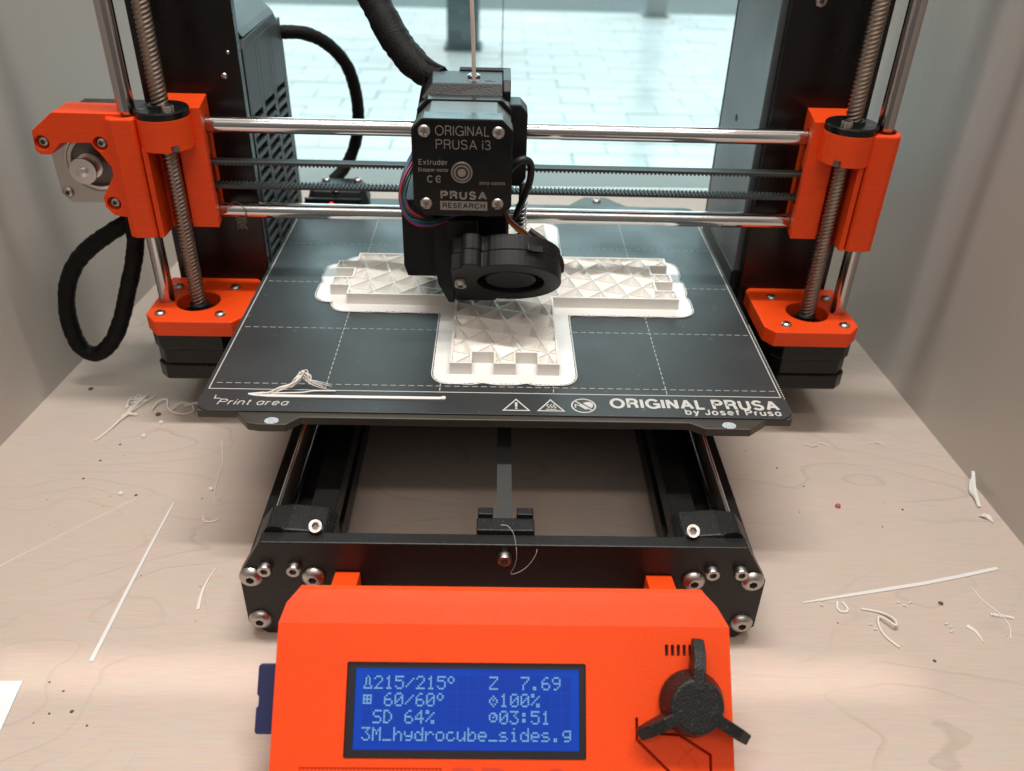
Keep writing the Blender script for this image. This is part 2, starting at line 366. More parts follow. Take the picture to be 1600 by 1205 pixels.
def axes(origin, z, x=None):
    """matrix with local +Z along z at origin (mm)"""
    z = Vector(z).normalized(); x = Vector(x) if x else (Vector((1, 0, 0)) if abs(z.x) < 0.9 else Vector((0, 1, 0)))
    x = (x-z*x.dot(z)).normalized(); y = z.cross(x)
    m = Matrix((x, y, z)).transposed().to_4x4(); m.translation = Vector(origin)*S; return m
def place(name, me, parent, origin, z, x=None):
    o = bpy.data.objects.new(name, me); return link(o, parent, axes(origin, z, x))
def cut(o, cutter_mb):
    """real holes: boolean difference, applied"""
    c = bpy.data.objects.new('cutter', mesh('cutter', cutter_mb, BLACKP)); col.objects.link(c)
    c.matrix_basis = Matrix.Identity(4); o2 = bpy.data.objects.new('tmp', o.data); col.objects.link(o2)
    md = o2.modifiers.new('cut', 'BOOLEAN'); md.object = c; md.operation = 'DIFFERENCE'; md.solver = 'EXACT'; md.use_self = True
    dg = bpy.context.evaluated_depsgraph_get(); me = bpy.data.meshes.new_from_object(o2.evaluated_get(dg))
    bpy.data.objects.remove(o2); bpy.data.objects.remove(c)
    me.name = o.data.name; o.data = me
    if not me.materials: me.materials.append(ORANGE)
    return o
def rrect(x0, x1, y0, y1, r, n=5):
    out = []
    for cx, cy, a0 in ((x1-r, y0+r, -90), (x1-r, y1-r, 0), (x0+r, y1-r, 90), (x0+r, y0+r, 180)):
        for k in range(n+1):
            a = math.radians(a0+90*k/n); out.append((cx+r*math.cos(a), cy+r*math.sin(a)))
    return out
def circle(cx, cy, r, n=28): return [(cx+r*math.cos(2*math.pi*k/n), cy+r*math.sin(2*math.pi*k/n)) for k in range(n)]

# shared screw meshes, head along +Z
def hexa(r, h): return [(r*math.cos(math.pi/3*k), r*math.sin(math.pi/3*k)) for k in range(6)]
def screw_mesh(name, R, H, dome, sock):
    mb = MB(); seg = 24
    hexr = lambda k: sock*math.cos(math.pi/6)/math.cos(((2*math.pi*k/seg) % (math.pi/3))-math.pi/6)
    prof = [(R, 0)]
    if dome: prof += [(R*math.cos(math.radians(t)), H*math.sin(math.radians(t))/math.sin(math.radians(60))) for t in (14, 28, 42, 54)]+[(sock*1.22, H)]
    else: prof += [(R, H*0.86), (R*0.93, H), (sock*1.22, H)]
    rings = [[mb.bm.verts.new((r*math.cos(2*math.pi*k/seg), r*math.sin(2*math.pi*k/seg), z)) for k in range(seg)] for r, z in prof]
    for z in (H-0.05, H-R*0.45): rings.append([mb.bm.verts.new((hexr(k)*math.cos(2*math.pi*k/seg), hexr(k)*math.sin(2*math.pi*k/seg), z)) for k in range(seg)])
    for p, q in zip(rings[:-1], rings[1:]):
        for k in range(seg): mb.face([p[k], p[(k+1) % seg], q[(k+1) % seg], q[k]])
    mb.face(rings[-1])
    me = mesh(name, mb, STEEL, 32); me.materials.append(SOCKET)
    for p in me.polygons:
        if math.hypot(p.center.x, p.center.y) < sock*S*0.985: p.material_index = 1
    return me
M5 = screw_mesh('screw', 4.85, 2.6, True, 1.75)
M3 = screw_mesh('screw', 2.75, 3.0, False, 1.5)
M3B = screw_mesh('screw', 2.9, 1.6, True, 1.2)
def phil_mesh():
    mb = MB(); mb.lathe([(2.75, 0), (2.7, 0.5), (2.2, 1.0), (1.4, 1.25), (0, 1.3)], (0, 0, 0), (0, 0, 1), 22)
    me = mesh('screw', mb, STEEL, 50); return me
PH = phil_mesh()
def phil_cross():
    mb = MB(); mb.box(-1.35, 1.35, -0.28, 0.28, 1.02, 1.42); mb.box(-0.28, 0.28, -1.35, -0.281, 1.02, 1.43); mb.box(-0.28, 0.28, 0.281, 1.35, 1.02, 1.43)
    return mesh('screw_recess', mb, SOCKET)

# ================================================================== SETTING
WL = lambda y: -263.0+0.09*(y-49.0)
WR = lambda y: 254.0-0.07*(y+18.0)
YB = lambda x: 452.0+0.030*(x+20)
o = obj('floor_board', MB().prism([(WL(-320), -320), (WR(-320), -320), (WR(YB(222)), YB(222)), (WL(YB(-226)), YB(-226))], 'xy', FLOOR-18, FLOOR), WOOD); struct(o)
yb = YB(-226)
o = obj('wall_left', MB().prism([(WL(-340), -340), (WL(yb), yb), (WL(yb)-12, yb), (WL(-340)-12, -340)], 'xy', FLOOR-18, 620), WALLM); struct(o)
yb = YB(222)
o = obj('wall_right', MB().prism([(WR(-340), -340), (WR(-340)+12, -340), (WR(yb)+12, yb), (WR(yb), yb)], 'xy', FLOOR-18, 620), WALLM); struct(o)
# room wall round the window (above, below and beside it), all out of the frame
rw = MB()
rw.box(-3000, 3000, 470, 560, 430, 2600); rw.box(-3000, 3000, 470, 560, -700, FLOOR-20)
rw.box(-3000, -260, 470, 560, FLOOR-20, 430); rw.box(258, 3000, 470, 560, FLOOR-20, 430)
struct(obj('wall_back', rw, ROOMW))
struct(obj('room_floor', MB().box(-4000, 4000, -3200, -330, -860, -800), mat('room_floor_vinyl', (0.16, 0.15, 0.14), 0.5)))
struct(obj('wall_front', MB().box(-4000, 4000, -3300, -3200, -860, 2400), mat('dim_room_wall', (0.30, 0.285, 0.27), 0.8)))
struct(obj('cabinet_base', MB().box(-420, 420, -320, 462, -800, FLOOR-19), mat('cabinet_laminate', (0.45, 0.42, 0.39), 0.5)))
win = bpy.data.objects.new('window', None); link(win, None, Matrix.Translation(Vector((0, 455, FLOOR))*S))
tag(win, 'clear window of two panes behind the printer, looking onto bright paving', 'window')
def pane(x0, x1): return MB().prism([(x0, YB(x0)), (x1, YB(x1)), (x1, YB(x1)+4), (x0, YB(x0)+4)], 'xy', FLOOR-1, 440)
obj('pane', pane(-258, 0.6), GLASS, win); obj('pane', pane(1.6, 256), GLASS, win)
obj('seam', MB().prism([(0.7, YB(0)+0.4), (1.5, YB(0)+0.4), (1.5, YB(0)+3.6), (0.7, YB(0)+3.6)], 'xy', FLOOR-1, 440), mat('pane_seal', (0.10, 0.13, 0.13), 0.5), win)

# paving outside
PZ = -700.0
pv = struct(obj('pavement', MB().box(-9000, 9000, 560, 5080, PZ-80, PZ-4), MORTAR))
struct(obj('road', MB().box(-12000, 12000, 5090, 30000, PZ-120, PZ-22), ROADM))
def proj(x, y, z):
    d = np.array([x, y, z])-np.array(CAM_POS); a, b, c = d@rt, d@dn, d@fw
    return (800+CAM_F*a/c, 602.5+CAM_F*b/c) if c > 1 else (-9999, -9999)
def paver_mesh(j):
    mb = MB(); a, b = 118.5, 58.5; q = 3
    t = [(-a+q, -b+q), (a-q, -b+q), (a-q, b-q), (-a+q, b-q)]; bt = [(-a, -b), (a, -b), (a, b), (-a, b)]
    mb.prism(bt, 'xy', -30, -4+0.01); mb.prism(bt, 'xy', -4, 0, pts_b=t); return mesh('paver', mb, PAVER)
PM = [paver_mesh(j) for j in range(1)]
rest = MB(); npv = 0
for r in range(37):
    y = 620+120*r
    for c in range(-32, 33):
        x = c*240+(120 if r % 2 else 0)
        px, py = proj(x, y, PZ)
        rz = random.uniform(-1.5, 2.5)
        if 380 < px < 1230 and -25 < py < 330 and npv < 295:
            o = bpy.data.objects.new('paver', PM[0]); link(o, pv, Matrix.Translation(Vector((x+random.uniform(-2, 2), y+random.uniform(-1, 1), PZ+rz))*S) @ Matrix.Rotation(random.uniform(-0.012, 0.012), 4, 'Z')); npv += 1
        else: rest.box(x-118.5, x+118.5, y-58.5, y+58.5, PZ-20, PZ+rz)
stuff(obj('paver', rest, PAVER, pv))
def bollard(x, y, wd, hgt, lab, m=POSTM):
    b = bpy.data.objects.new('bollard', None); link(b, None, Matrix.Translation(Vector((x, y, PZ))*S)); tag(b, lab, 'bollard', 'posts on the paving outside')
    obj('post', MB().prism(rrect(x-wd/2, x+wd/2, y, y+wd, 12), 'xy', PZ+4, PZ+hgt), m, b, smooth=30)
    obj('base_plate', MB().prism(rrect(x-wd/2-14, x+wd/2+14, y-14, y+wd+14, 10), 'xy', PZ, PZ+14), m, b)
    return b
bollard(-176, 3960, 150, 1000, 'wide dark square post outside the window, straight behind the extruder')
bollard(885, 4930, 120, 1000, 'slim grey post farther off at the right end of the paving outside', mat('grey_painted_post', (0.30, 0.33, 0.33), 0.5))

# ================================================================== PRINTER
CX = 4.0                                     # middle of the printer
pr = bpy.data.objects.new('desktop_printer', None); link(pr, None, Matrix.Translation(Vector((CX, 60, FLOOR))*S))
tag(pr, 'black and orange desktop 3D printer with blue display, standing on the wooden board', '3D printer')
def mx(pts): return [(2*CX-x, z) for x, z in pts][::-1]

# --- front plate with its screws
half = [(-90.2, -23.4), (-100.2, -41.3), (-100.3, -67.6), (-93.2, -74.4)]
plate = half+[(2*CX-x, z) for x, z in half[::-1]]
fp = obj('front_plate', MB().prism(plate, 'xz', -75, -69), PLATE, pr, bevel=0.5)
for x, z in ((-95.4, -41.7), (-71, -41.3), (-94.9, -65.8), (79.2, -41.2), (102.6, -41.0), (102.3, -65.2)):
    a = random.uniform(0, 1); place('screw', M5, fp, (x, -75, z), (0, -1, 0), (math.cos(a), 0, math.sin(a)))
for x, z in ((-89.2, -36.4), (-78, -36.3), (85.7, -35.6), (97, -35.4), (3.9, -29.3)): place('screw', M3, fp, (x, -75, z), (0, -1, 0))
# rear plate, mostly hidden below the bed
obj('rear_plate', MB().prism(plate, 'xz', 250, 256), PLATE, pr, bevel=0.5)
# --- extrusions
def ext_prof(x0, x1, z0, z1):
    w_ = x1-x0; cx = (x0+x1)/2; cz = (z0+z1)/2; s = 4.0; d = 6.0
    return [(x0, z0), (cx-s, z0), (cx-s, z0+d), (cx+s, z0+d), (cx+s, z0), (x1, z0), (x1, cz-s), (x1-d, cz-s), (x1-d, cz+s), (x1, cz+s), (x1, z1), (cx+s, z1), (cx+s, z1-d), (cx-s, z1-d), (cx-s, z1), (x0, z1), (x0, cz+s), (x0+d, cz+s), (x0+d, cz-s), (x0, cz-s)]
for x0 in (-98.2, 76.2):
    e_ = obj('extrusion', MB().prism(ext_prof(x0, x0+30, -68.8, -38.8), 'xz', -68.9, 249.9), ALU_B, pr, bevel=0.4)
    for y in (-50, 230): obj('foot', MB().lathe([(0, 0), (8, 0), (9, 6), (0, 6)], (x0+15, y, FLOOR), (0, 0, 1), 20), RUBBER, e_, smooth=35)
# --- Y rods and their holders
for s in (-1, 1):
    x = CX+s*90.6
    obj('smooth_rod', MB().cyl((x, -66, -31), (x, 252, -31), 4.0, 28), CHROME, pr, smooth=40)
    hp = [(x-s*23, -37.5), (x-s*23, -27.0), (x-s*20, -23.6), (x-s*6, -22.4), (x+s*2.5, -23.4), (x+s*8.0, -31), (x+s*8.0, -37.5)]
    h = obj('rod_holder', MB().prism(hp, 'xz', -68.9, -53.5), BLACKS, pr, bevel=0.9)
    place('screw', M3, h, (x-s*17.2, -67.2, -22.6), (0, -0.62, 0.78))
    obj('pivot_pin', MB().cyl((x-s*1, -69.4, -24.5), (x-s*1, -68.6, -24.5), 4.2, 18), BLACKM, pr)
# --- Y belt and its front block
tb = obj('belt_block', MB().box(-7.2, 15.6, -68.9, -61.6, -38, -21.4), BLACKS, pr, bevel=0.5)
obj('block_lug', MB().box(-6.8, -0.8, -61.59, -57.5, -38, -19.6), BLACKS, tb, bevel=0.4); obj('block_lug', MB().box(8.6, 15.2, -61.59, -57.5, -38, -19.6), BLACKS, tb, bevel=0.4)
obj('screw_hole', MB().lathe([(0, 0), (1.9, 0), (2.0, 0.12), (1.2, 0.14), (0, 0.14)], (11.4, -65.4, -21.42), (0, 0, 1), 16), mat('hole_shade', (0.004, 0.004, 0.004), 0.5), tb)  # flat black disc, the shade inside the hole is painted on
obj('drive_belt', MB().box(0.7, 6.9, -62, 248, -25.2, -23.8), BELT, pr)
# --- bed: heatbed board, carriage
hb = [(-126, -20.2), (-109.5, -20.2), (-108.7, -21.5), (-103, -28.6), (-98, -29.6), (-87, -29.6), (-82, -24.2), (81.5, -24.0), (87.5, -28.0), (106.5, -28.0), (115.5, -20.2), (126, -20.2), (127, -18),
      (127, 214), (121, 219), (84, 221), (78, 228), (72, 236), (57, 236), (51, 228), (46, 221), (-20, 221), (-38, 221), (-44, 226), (-62, 226), (-120, 226), (-127, 219), (-127, -18)]
bedp = obj('heated_bed', MB().prism(hb, 'xy', -4.6, -0.8), FR4, pr, bevel=0.4)
WMARK = mat('white_mark', (0.55, 0.62, 0.68), 0.5)
for (cx, cy) in ((-93.2, -26.9), (97.8, -25.4)):
    mk = MB()
    for k in range(9):
        yy = cy-2.0+k*0.5; hw = 3.0*math.sqrt(max(0.05, 1-((k-4)/4.6)**2)); x = cx-hw+random.uniform(0, 0.3)
        while x < cx+hw:
            l = random.uniform(0.9, 2.6); l = min(l, cx+hw-x)
            if l > 0.2: mk.box(x, x+l, yy-0.19, yy+0.19, -0.78, -0.74)
            x += l+0.16
    stuff(obj('marking', mk, WMARK, bedp))
obj('bed_carriage', MB().prism([(-84, 20), (-60, 20), (-30, 60), (38, 60), (68, 20), (92, 20), (92, 170), (68, 170), (38, 130), (-30, 130), (-60, 170), (-84, 170)], 'xy', -24, -18), ALU_B, pr, bevel=0.5)
for x in (CX-90.6, CX+90.6):
    for y in (40, 150): obj('linear_bearing', MB().cyl((x, y-15, -31), (x, y+15, -31), 7.6, 20), BLACKM, pr, smooth=40)
# --- clamp at the back of the bed with the red light
cl = obj('cable_clamp', MB().prism([(-120, 204), (-88, 204), (-84, 213), (-84, 224), (-90, 236), (-114, 236), (-122, 224), (-124, 214)], 'xy', 1.0, 10, pts_b=[(-118, 208), (-89, 208), (-86, 214), (-86, 223), (-92, 233), (-112, 233), (-119, 223), (-121, 214)]), BLACKP, pr, bevel=0.6)
obj('clamp_front', MB().prism([(-121.5, 201.5), (-88.5, 201.5), (-86.5, 204.4), (-123.5, 204.4)], 'xy', 1.0, 7.4), BLACKM, cl, bevel=0.5)
for x, y, z in ((-113.5, 229, 10), (-93, 229.5, 10), (-103.8, 209.5, 10)): place('screw', M3B, cl, (x, y, z), (0, 0, 1))
obj('status_light', MB().lathe([(1.5, 0), (1.2, 0.7), (0, 0.9)], (-106.0, 201.5, 4.0), (0, -1, 0), 12), LED, cl, smooth=60)
obj('bed_cable', MB().tube([(-112, 233, 6), (-103, 243, 14), (-96, 246, 28), (-92, 243, 45), (-91.5, 238, 64), (-95, 232, 82), (-104, 226, 95), (-116, 221, 102), (-131, 216, 103.5)], 3.9, 12, 8, wob=0.10), SLEEVE, pr, smooth=60)
for x, y in ((-63, 222), (65, 229)): place('screw', M3B, bedp, (x, y, -0.8), (0, 0, 1))

# --- Z: frame plate, motor mounts, motors, rods, screws
FY0, FY1 = 122, 128
fr = [(-178.6, FLOOR+2), (-178.6, 350), (186.6, 350), (186.6, FLOOR+2), (106.4, FLOOR+2), (106.4, -36), (137.4, -20), (137.4, 300), (-128.6, 300), (-128.6, -20), (-98.4, -36), (-98.4, FLOOR+2)]
frame = obj('frame', MB().prism(fr, 'xz', FY0, FY1), FRAME, pr, bevel=0.5)
obj('cross_plate', MB().box(-68.0, 76.0, FY0, FY1, FLOOR+1, -36), FRAME, frame, bevel=0.4)  # unseen lower bar, added to keep window light from under the bed
place('screw', M3B, frame, (150.9, FY0, 141.8), (0, -1, 0))
for x, z, r in ((-133.3, 112.0, 1.0), (-136.8, 100.8, 1.6)): obj('rivet', MB().lathe([(r, 0), (r*0.8, 0.6), (0, 0.9)], (x, FY0, z), (0, -1, 0), 14), STEEL, frame, smooth=60)
lcut = MB()
def thread(x, y, z0, z1):
    mb = MB(); seg = 20; stp = 1/3.0; n = int((z1-z0)/stp); prev = None
    for i in range(n+1):
        z = z0+i*stp; ring = []
        for k in range(seg):
            th = 2*math.pi*k/seg; ph = ((z-8*k/seg)/2.0) % 1.0
            t = min(1, max(0, (abs(ph-0.5)*2-0.2)/0.5)); r = 3.35+0.68*t
            ring.append(mb.bm.verts.new((x+r*math.cos(th), y+r*math.sin(th), z)))
        if prev:
            for k in range(seg): mb.bm.faces.new([prev[k], prev[(k+1) % seg], ring[(k+1) % seg], ring[k]])
        prev = ring
    return mb
for s in (-1, 1):
    xr = CX+s*180.6; xs = CX+s*164.2; Y = 94.0
    top = [(CX+s*a, b) for a, b in ((-187.2, 78.2), (-180.2, 70.6), (-141.0, 70.9), (-136.5, 77.0), (-136.0, 119.0), (-138.5, 121.9), (-186.8, 121.9), (-187.2, 120))] if s > 0 else None
    prof = [(CX+s*a, b) for a, b in ((187.0, 78.4), (180.4, 70.7), (141.0, 70.9), (136.6, 77.2), (136.4, 118.4), (139.0, 121.9), (186.8, 121.9))]
    mt = MB().prism(prof, 'xy', -18.3, -9.5)
    zp = obj('motor_mount', mt, ORANGE, pr)
    cut(zp, MB().prism(circle(xs, Y, 11.2, 36), 'xy', -30, 5))
    b = zp.modifiers.new('bevel', 'BEVEL'); b.width = 0.7*S; b.segments = 2; b.limit_method = 'ANGLE'; b.angle_limit = math.radians(32)
    for dx, dy in ((-15.5, -15), (15.5, -15), (-15.5, 16), (15.5, 16)): place('screw', M3B, zp, (xs+dx, Y+dy, -9.5), (0, 0, 1))
    q = 21.2; c = 5.0
    oct_ = [(xs-q, Y-q+c), (xs-q+c, Y-q), (xs+q-c, Y-q), (xs+q, Y-q+c), (xs+q, Y+q-c), (xs+q-c, Y+q), (xs-q+c, Y+q), (xs-q, Y+q-c)]
    mid = [(xs+(x-xs)*0.955, Y+(y-Y)*0.955) for x, y in oct_]
    mo = MB(); mo.prism(oct_, 'xy', -27.5, -18.31); mo.prism(mid, 'xy', -37.0, -27.51); mo.prism(oct_, 'xy', -46.0, -37.01)
    mt_ = obj('z_motor', mo, MOTORB, pr, bevel=0.7)
    obj('coupling', MB().lathe([(0, -18.3), (10.8, -18.3), (10.6, -17), (5, -16.6), (5, -11), (4.2, -10), (0, -10)], (xs, Y, 0), (0, 0, 1), 24), BLACKM, mt_, smooth=35)
    obj('lead_screw', thread(xs, Y, -12, 225), SCREWM, pr, smooth=75)
    obj('z_rod', MB().cyl((xr, Y, -16), (xr, Y, 320), 4.0, 32), ZROD, pr, smooth=40)

# --- X ends
def xend(s):
    X = lambda a: CX+s*a
    xr, xs, Y = CX+s*180.6, CX+s*164.2, 94.0
    mb = MB()
    # tube round the smooth rod, closed at the front, slit beside it
    R = 10.2; pts = []
    for k in range(15):
        a = math.radians(-100+200*k/14)
        pts.append((xr+s*R*math.cos(math.radians(90)-a)*0.92, Y-R*math.cos(a)))
    o_ = 2.4 if s < 0 else 0.0
    hous = [(X(172.1+o_), 106), (X(172.1+o_), 84.6), (X(173.6+o_), 83.6), (X(182.4+o_), 83.4), (X(185.2+o_), 84.8), (X(186.8+o_), 88.2), (X(186.8+o_), 106)]
    mb.prism(hous, 'xy', 30.5, 89.6)
    h = obj('x_end', mb, ORANGE, pr)
    cut(h, MB().prism([(xr+s*(p[0]-xr)*0.9, p[1]) for p in circle(xr-s*0.8, Y, 6.6, 28)], 'xy', 20, 100))
    b = h.modifiers.new('bevel', 'BEVEL'); b.width = 0.8*S; b.segments = 2; b.limit_method = 'ANGLE'; b.angle_limit = math.radians(40)
    # body behind the lead screw
    body = MB().prism([(X(147.0), 96), (X(160.2), 96), (X(161.2), 105), (X(163.5), 106.5), (X(170.9), 106.5), (X(171.4), 121.4), (X(151.0), 121.4)], 'xy', 32.0, 92.2)
    ob = obj('rod_clamp', body, ORANGE, h)
    cb = MB()
    for z in (81.2, 36.9): cb.cyl((X(130), 108, z), (X(165), 108, z), 4.35, 24)
    cb.box(min(X(140), X(156)), max(X(140), X(156)), 102.5, 111.5, 47.5, 67)
    cut(ob, cb)
    b = ob.modifiers.new('bevel', 'BEVEL'); b.width = 0.7*S; b.segments = 2; b.limit_method = 'ANGLE'; b.angle_limit = math.radians(40)
    obj('seam_wall', MB().prism([(X(168.9+o_), 85.0), (X(171.0+o_), 84.2), (X(171.0+o_), 106.4), (X(163.6), 106.4), (X(164.6), 104.4), (X(167.4), 102), (X(168.9+o_), 98.5)], 'xy', 30.8, 76), ORANGE, h)
    # nut seat and black nut
    ns = MB().prism(circle(xs, Y, 12.6, 36), 'xy', 74.5, 89.4)
    no = obj('nut_seat', ns, ORANGE, h)
    ctt = MB().prism(circle(xs, Y, 5.3, 24), 'xy', 60, 100); ctt.box(xs-s*7-1.6, xs-s*7+1.6, Y-14, Y-9.2, 74, 77.4)
    cut(no, ctt)
    b = no.modifiers.new('bevel', 'BEVEL'); b.width = 0.4*S; b.segments = 2; b.limit_method = 'ANGLE'; b.angle_limit = math.radians(40)
    obj('nut_tab', MB().box(xs-s*7-1.5, xs-s*7+1.5, Y-10.4, Y-9.3, 74.7, 77.3), mat('grey_tab', (0.10, 0.10, 0.10), 0.5), h)
    obj('nut', MB().lathe([(4.1, 89.4), (12.5, 89.4), (12.6, 92.3), (12.1, 92.9), (6, 93.0), (5.8, 94.3), (4.3, 94.5), (4.1, 93)], (xs, Y, 0), (0, 0, 1), 36), MOTORB, h, smooth=35)
    place('screw', M3, h, (xs-s*5.5 if s > 0 else xs+6, Y-7.6, 92.9), (0, 0, 1))
    obj('nut_hole', MB().cyl((xs+(7 if s > 0 else -7.5), Y-4.5, 92.7), (xs+(7 if s > 0 else -7.5), Y-4.5, 93.05), 1.6, 14), SOCKET, h)
    return h
xR = xend(1); xL = xend(-1)
# idler arm of the left end: bracket plate, motor, pulley
arm = [(-185.6, 90.8), (-209.5, 90.8), (-221.0, 82.0), (-221.6, 72.6), (-219.5, 70.6), (-214.6, 70.6), (-209.2, 76.4), (-194.6, 76.8), (-187.4, 65.0), (-187.6, 60.6), (-195.0, 49.6), (-194.8, 44.6), (-191.4, 40.4), (-185.0, 39.6), (-178.0, 39.6), (-178.0, 90.8)]
ar = obj('motor_bracket', MB().prism(arm, 'xz', 88.4, 106.4), ORANGE, pr)
c_ = MB()
for x, z in ((-217.6, 76.4), (-190.2, 76.4), (-190.4, 46.6)): c_.cyl((x, 80, z), (x, 91.0, z), 3.4, 20)
cut(ar, c_); b = ar.modifiers.new('bevel', 'BEVEL'); b.width = 0.7*S; b.segments = 2; b.limit_method = 'ANGLE'; b.angle_limit = math.radians(32)
for x, z in ((-217.6, 76.4), (-190.2, 76.4), (-190.4, 46.6)): place('screw', M3B, ar, (x, 90.9, z), (0, -1, 0))
mxc, mzc = -203.2, 60.6; q = 21.1; c = 4.5
oct2 = [(mxc-q, mzc-q+c), (mxc-q+c, mzc-q), (mxc+q-c, mzc-q), (mxc+q, mzc-q+c), (mxc+q, mzc+q-c), (mxc+q-c, mzc+q), (mxc-q+c, mzc+q), (mxc-q, mzc+q-c)]
xm = obj('x_motor', MB().prism(oct2, 'xz', 112, 147), MOTORB, pr, bevel=0.6)
fl = obj('flange', MB().prism(oct2, 'xz', 106.6, 111.9), ALU, xm)
cut(fl, MB().prism(circle(mxc, mzc, 14.2, 36), 'xz', 100, 110)); b = fl.modifiers.new('bevel', 'BEVEL'); b.width = 0.8*S; b.segments = 2; b.limit_method = 'ANGLE'
obj('flange_ring', MB().lathe([(14.0, 0), (14.0, 3.0), (12.2, 3.4), (12.0, 0)], (mxc, 109.9, mzc), (0, -1, 0), 36), ALU2, xm, smooth=40)
obj('flange_centre', MB().cyl((mxc, 110.3, mzc), (mxc, 109.7, mzc), 12.0, 30), SOCKET, xm)
obj('pulley', MB().lathe([(0, 0), (4.5, 0), (4.5, 7), (6.4, 7.2), (6.4, 8.2), (5.0, 8.4), (5.0, 15), (6.5, 15.2), (6.5, 16.4), (2.5, 16.6), (2.5, 18.2), (1.9, 18.6), (0, 18.6)], (-204.2, 109.8, 60.8), (0, -1, 0), 26), ALU2, xm, smooth=35)
place('screw', M3B, xm, (mxc-17.3, 106.6, mzc-15.4), (0, -1, 0))
obj('motor_cable_sleeve', MB().tube([(-192.5, 118, 40), (-194.0, 115, 28), (-195.0, 113, 16), (-199.0, 112, 2), (-205.5, 112, -14), (-212, 112, -30), (-221, 112, -46), (-232, 112, -55), (-240.5, 112, -50), (-242.5, 112, -32), (-238.5, 112, -13), (-231, 113, 1), (-221, 114, 11), (-209, 116, 19), (-200, 119, 24), (-196, 126, 27)], 4.6, 14, 8, wob=0.12), SLEEVE, pr, smooth=60)
# --- X rods and belts
for z in (81.2, 36.9): obj('smooth_rod', MB().cyl((-150.4, 108, z), (158.4, 108, z), 4.0, 32), CHROME, pr, smooth=40)
def belt(z, s):
    mb = MB(); mb.box(-160, 168, 103.4, 109.4, z-0.7, z+0.7); x = -158.0
    while x < 166:
        a, b_ = z+s*0.7, z+s*1.5
        mb.prism([(x, a), (x+0.25, b_), (x+0.85, b_), (x+1.1, a)], 'xz', 103.5, 109.3); x += 2.0
    return mb
obj('toothed_belt', belt(63.2, -1), BELT, pr); obj('toothed_belt', belt(50.6, 1), BELT, pr)

# --- extruder
EX = -16.2
def nema(y0, y1, k=1.0, q=21.2, c=4.6, cz=85.3):
    q *= k; return MB().prism([(EX-q, cz-q+c), (EX-q+c, cz-q), (EX+q-c, cz-q), (EX+q, cz-q+c), (EX+q, cz+q-c), (EX+q-c, cz+q), (EX-q+c, cz+q), (EX-q, cz+q-c)], 'xz', y0, y1)
em = obj('extruder_motor', nema(38, 48.5), MOTORB, pr, bevel=0.6)
obj('lamination_stack', nema(48.51, 67.4, 0.97, c=6.2), LAMI, em, bevel=0.3)
obj('motor_front_cap', nema(67.41, 76), MOTORB, em, bevel=0.6)
fy = 37.97
for x, z in ((-31.9, 101.3), (-1.1, 101.2), (-31.9, 69.9), (-1.0, 70.1)):
    a = random.uniform(0, 1.5); place('screw', PH, em, (x, 38, z), (0, -1, 0), (math.cos(a), 0, math.sin(a)))
PHC = phil_cross()
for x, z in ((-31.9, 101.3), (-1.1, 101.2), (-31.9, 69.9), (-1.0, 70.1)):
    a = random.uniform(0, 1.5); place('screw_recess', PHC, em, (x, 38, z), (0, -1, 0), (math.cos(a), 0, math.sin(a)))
def efr(x, z): return ((x, 37.98, z), (1, 0, 0), (0, 0, 1), (0, -1, 0))
def etext(t, x, z, cap, wd, st, m=ENGR, y=37.98, nm='lettering'):
    obj(nm, MB().text(t, ((x, y, z), (1, 0, 0), (0, 0, 1), (0, -1, 0)), cap, wd, 0.03, stroke=st), m, em)
etext('ORIGINAL', -27.4, 99.5, 4.2, 22.6, 0.085); etext('PRUSA i3', -27.2, 93.8, 4.1, 22.9, 0.085)
etext('Extruder', -34.6, 86.9, 2.5, 12.2, 0.13); etext('Stepper motor', -35.0, 84.0, 1.7, 13.0, 0.14)
obj('lettering', MB().text('C', efr(-31.2, 79.2), 3.2, 2.3, 0.03, stroke=0.15), ENGR, em)
obj('lettering', MB().text('C', efr(-27.6, 79.2), 3.2, 2.3, 0.03, stroke=0.15), ENGR, em); obj('lettering', MB().box(-26.9, -25.5, 37.93, 37.98, 80.6, 81.05), ENGR, em)
etext('2SV2-000013', -9.0, 78.7, 1.25, 11.0, 0.16)
etext('PRUSA', -25.7, 71.8, 3.9, 20.1, 0.23)
obj('badge', MB().box(-25.9, -5.4, 37.95, 37.98, 67.0, 71.1), ENGR, em)
etext('RESEARCH', -24.8, 67.9, 2.4, 18.3, 0.16, MOTORB, 37.95, 'badge_lettering')
obj('shaft_boss', MB().lathe([(4.75, 0), (4.75, 0.5), (4.3, 0.8), (4.0, 0.5), (3.5, 0.4), (3.3, 0.7), (2.5, 0.7), (2.3, 0.3), (0, 0.3)], (-16.4, 38.0, 84.0), (0, -1, 0), 32), mat('grey_boss', (0.11, 0.10, 0.095), 0.3, 0.6), em, smooth=35)
for r0_, r1_ in ((4.45, 4.05), (3.35, 2.75), (1.75, 0.0)):
    obj('boss_ring', MB().lathe([(r1_, 0), (r0_, 0), (r0_, 0.05), (r1_, 0.05)] if r1_ else [(0, 0), (r0_, 0), (r0_, 0.05), (0, 0.05)], (-16.4, 37.2 if r0_ > 4 else 37.3, 84.0), (0, -1, 0), 30), ENGR, em)
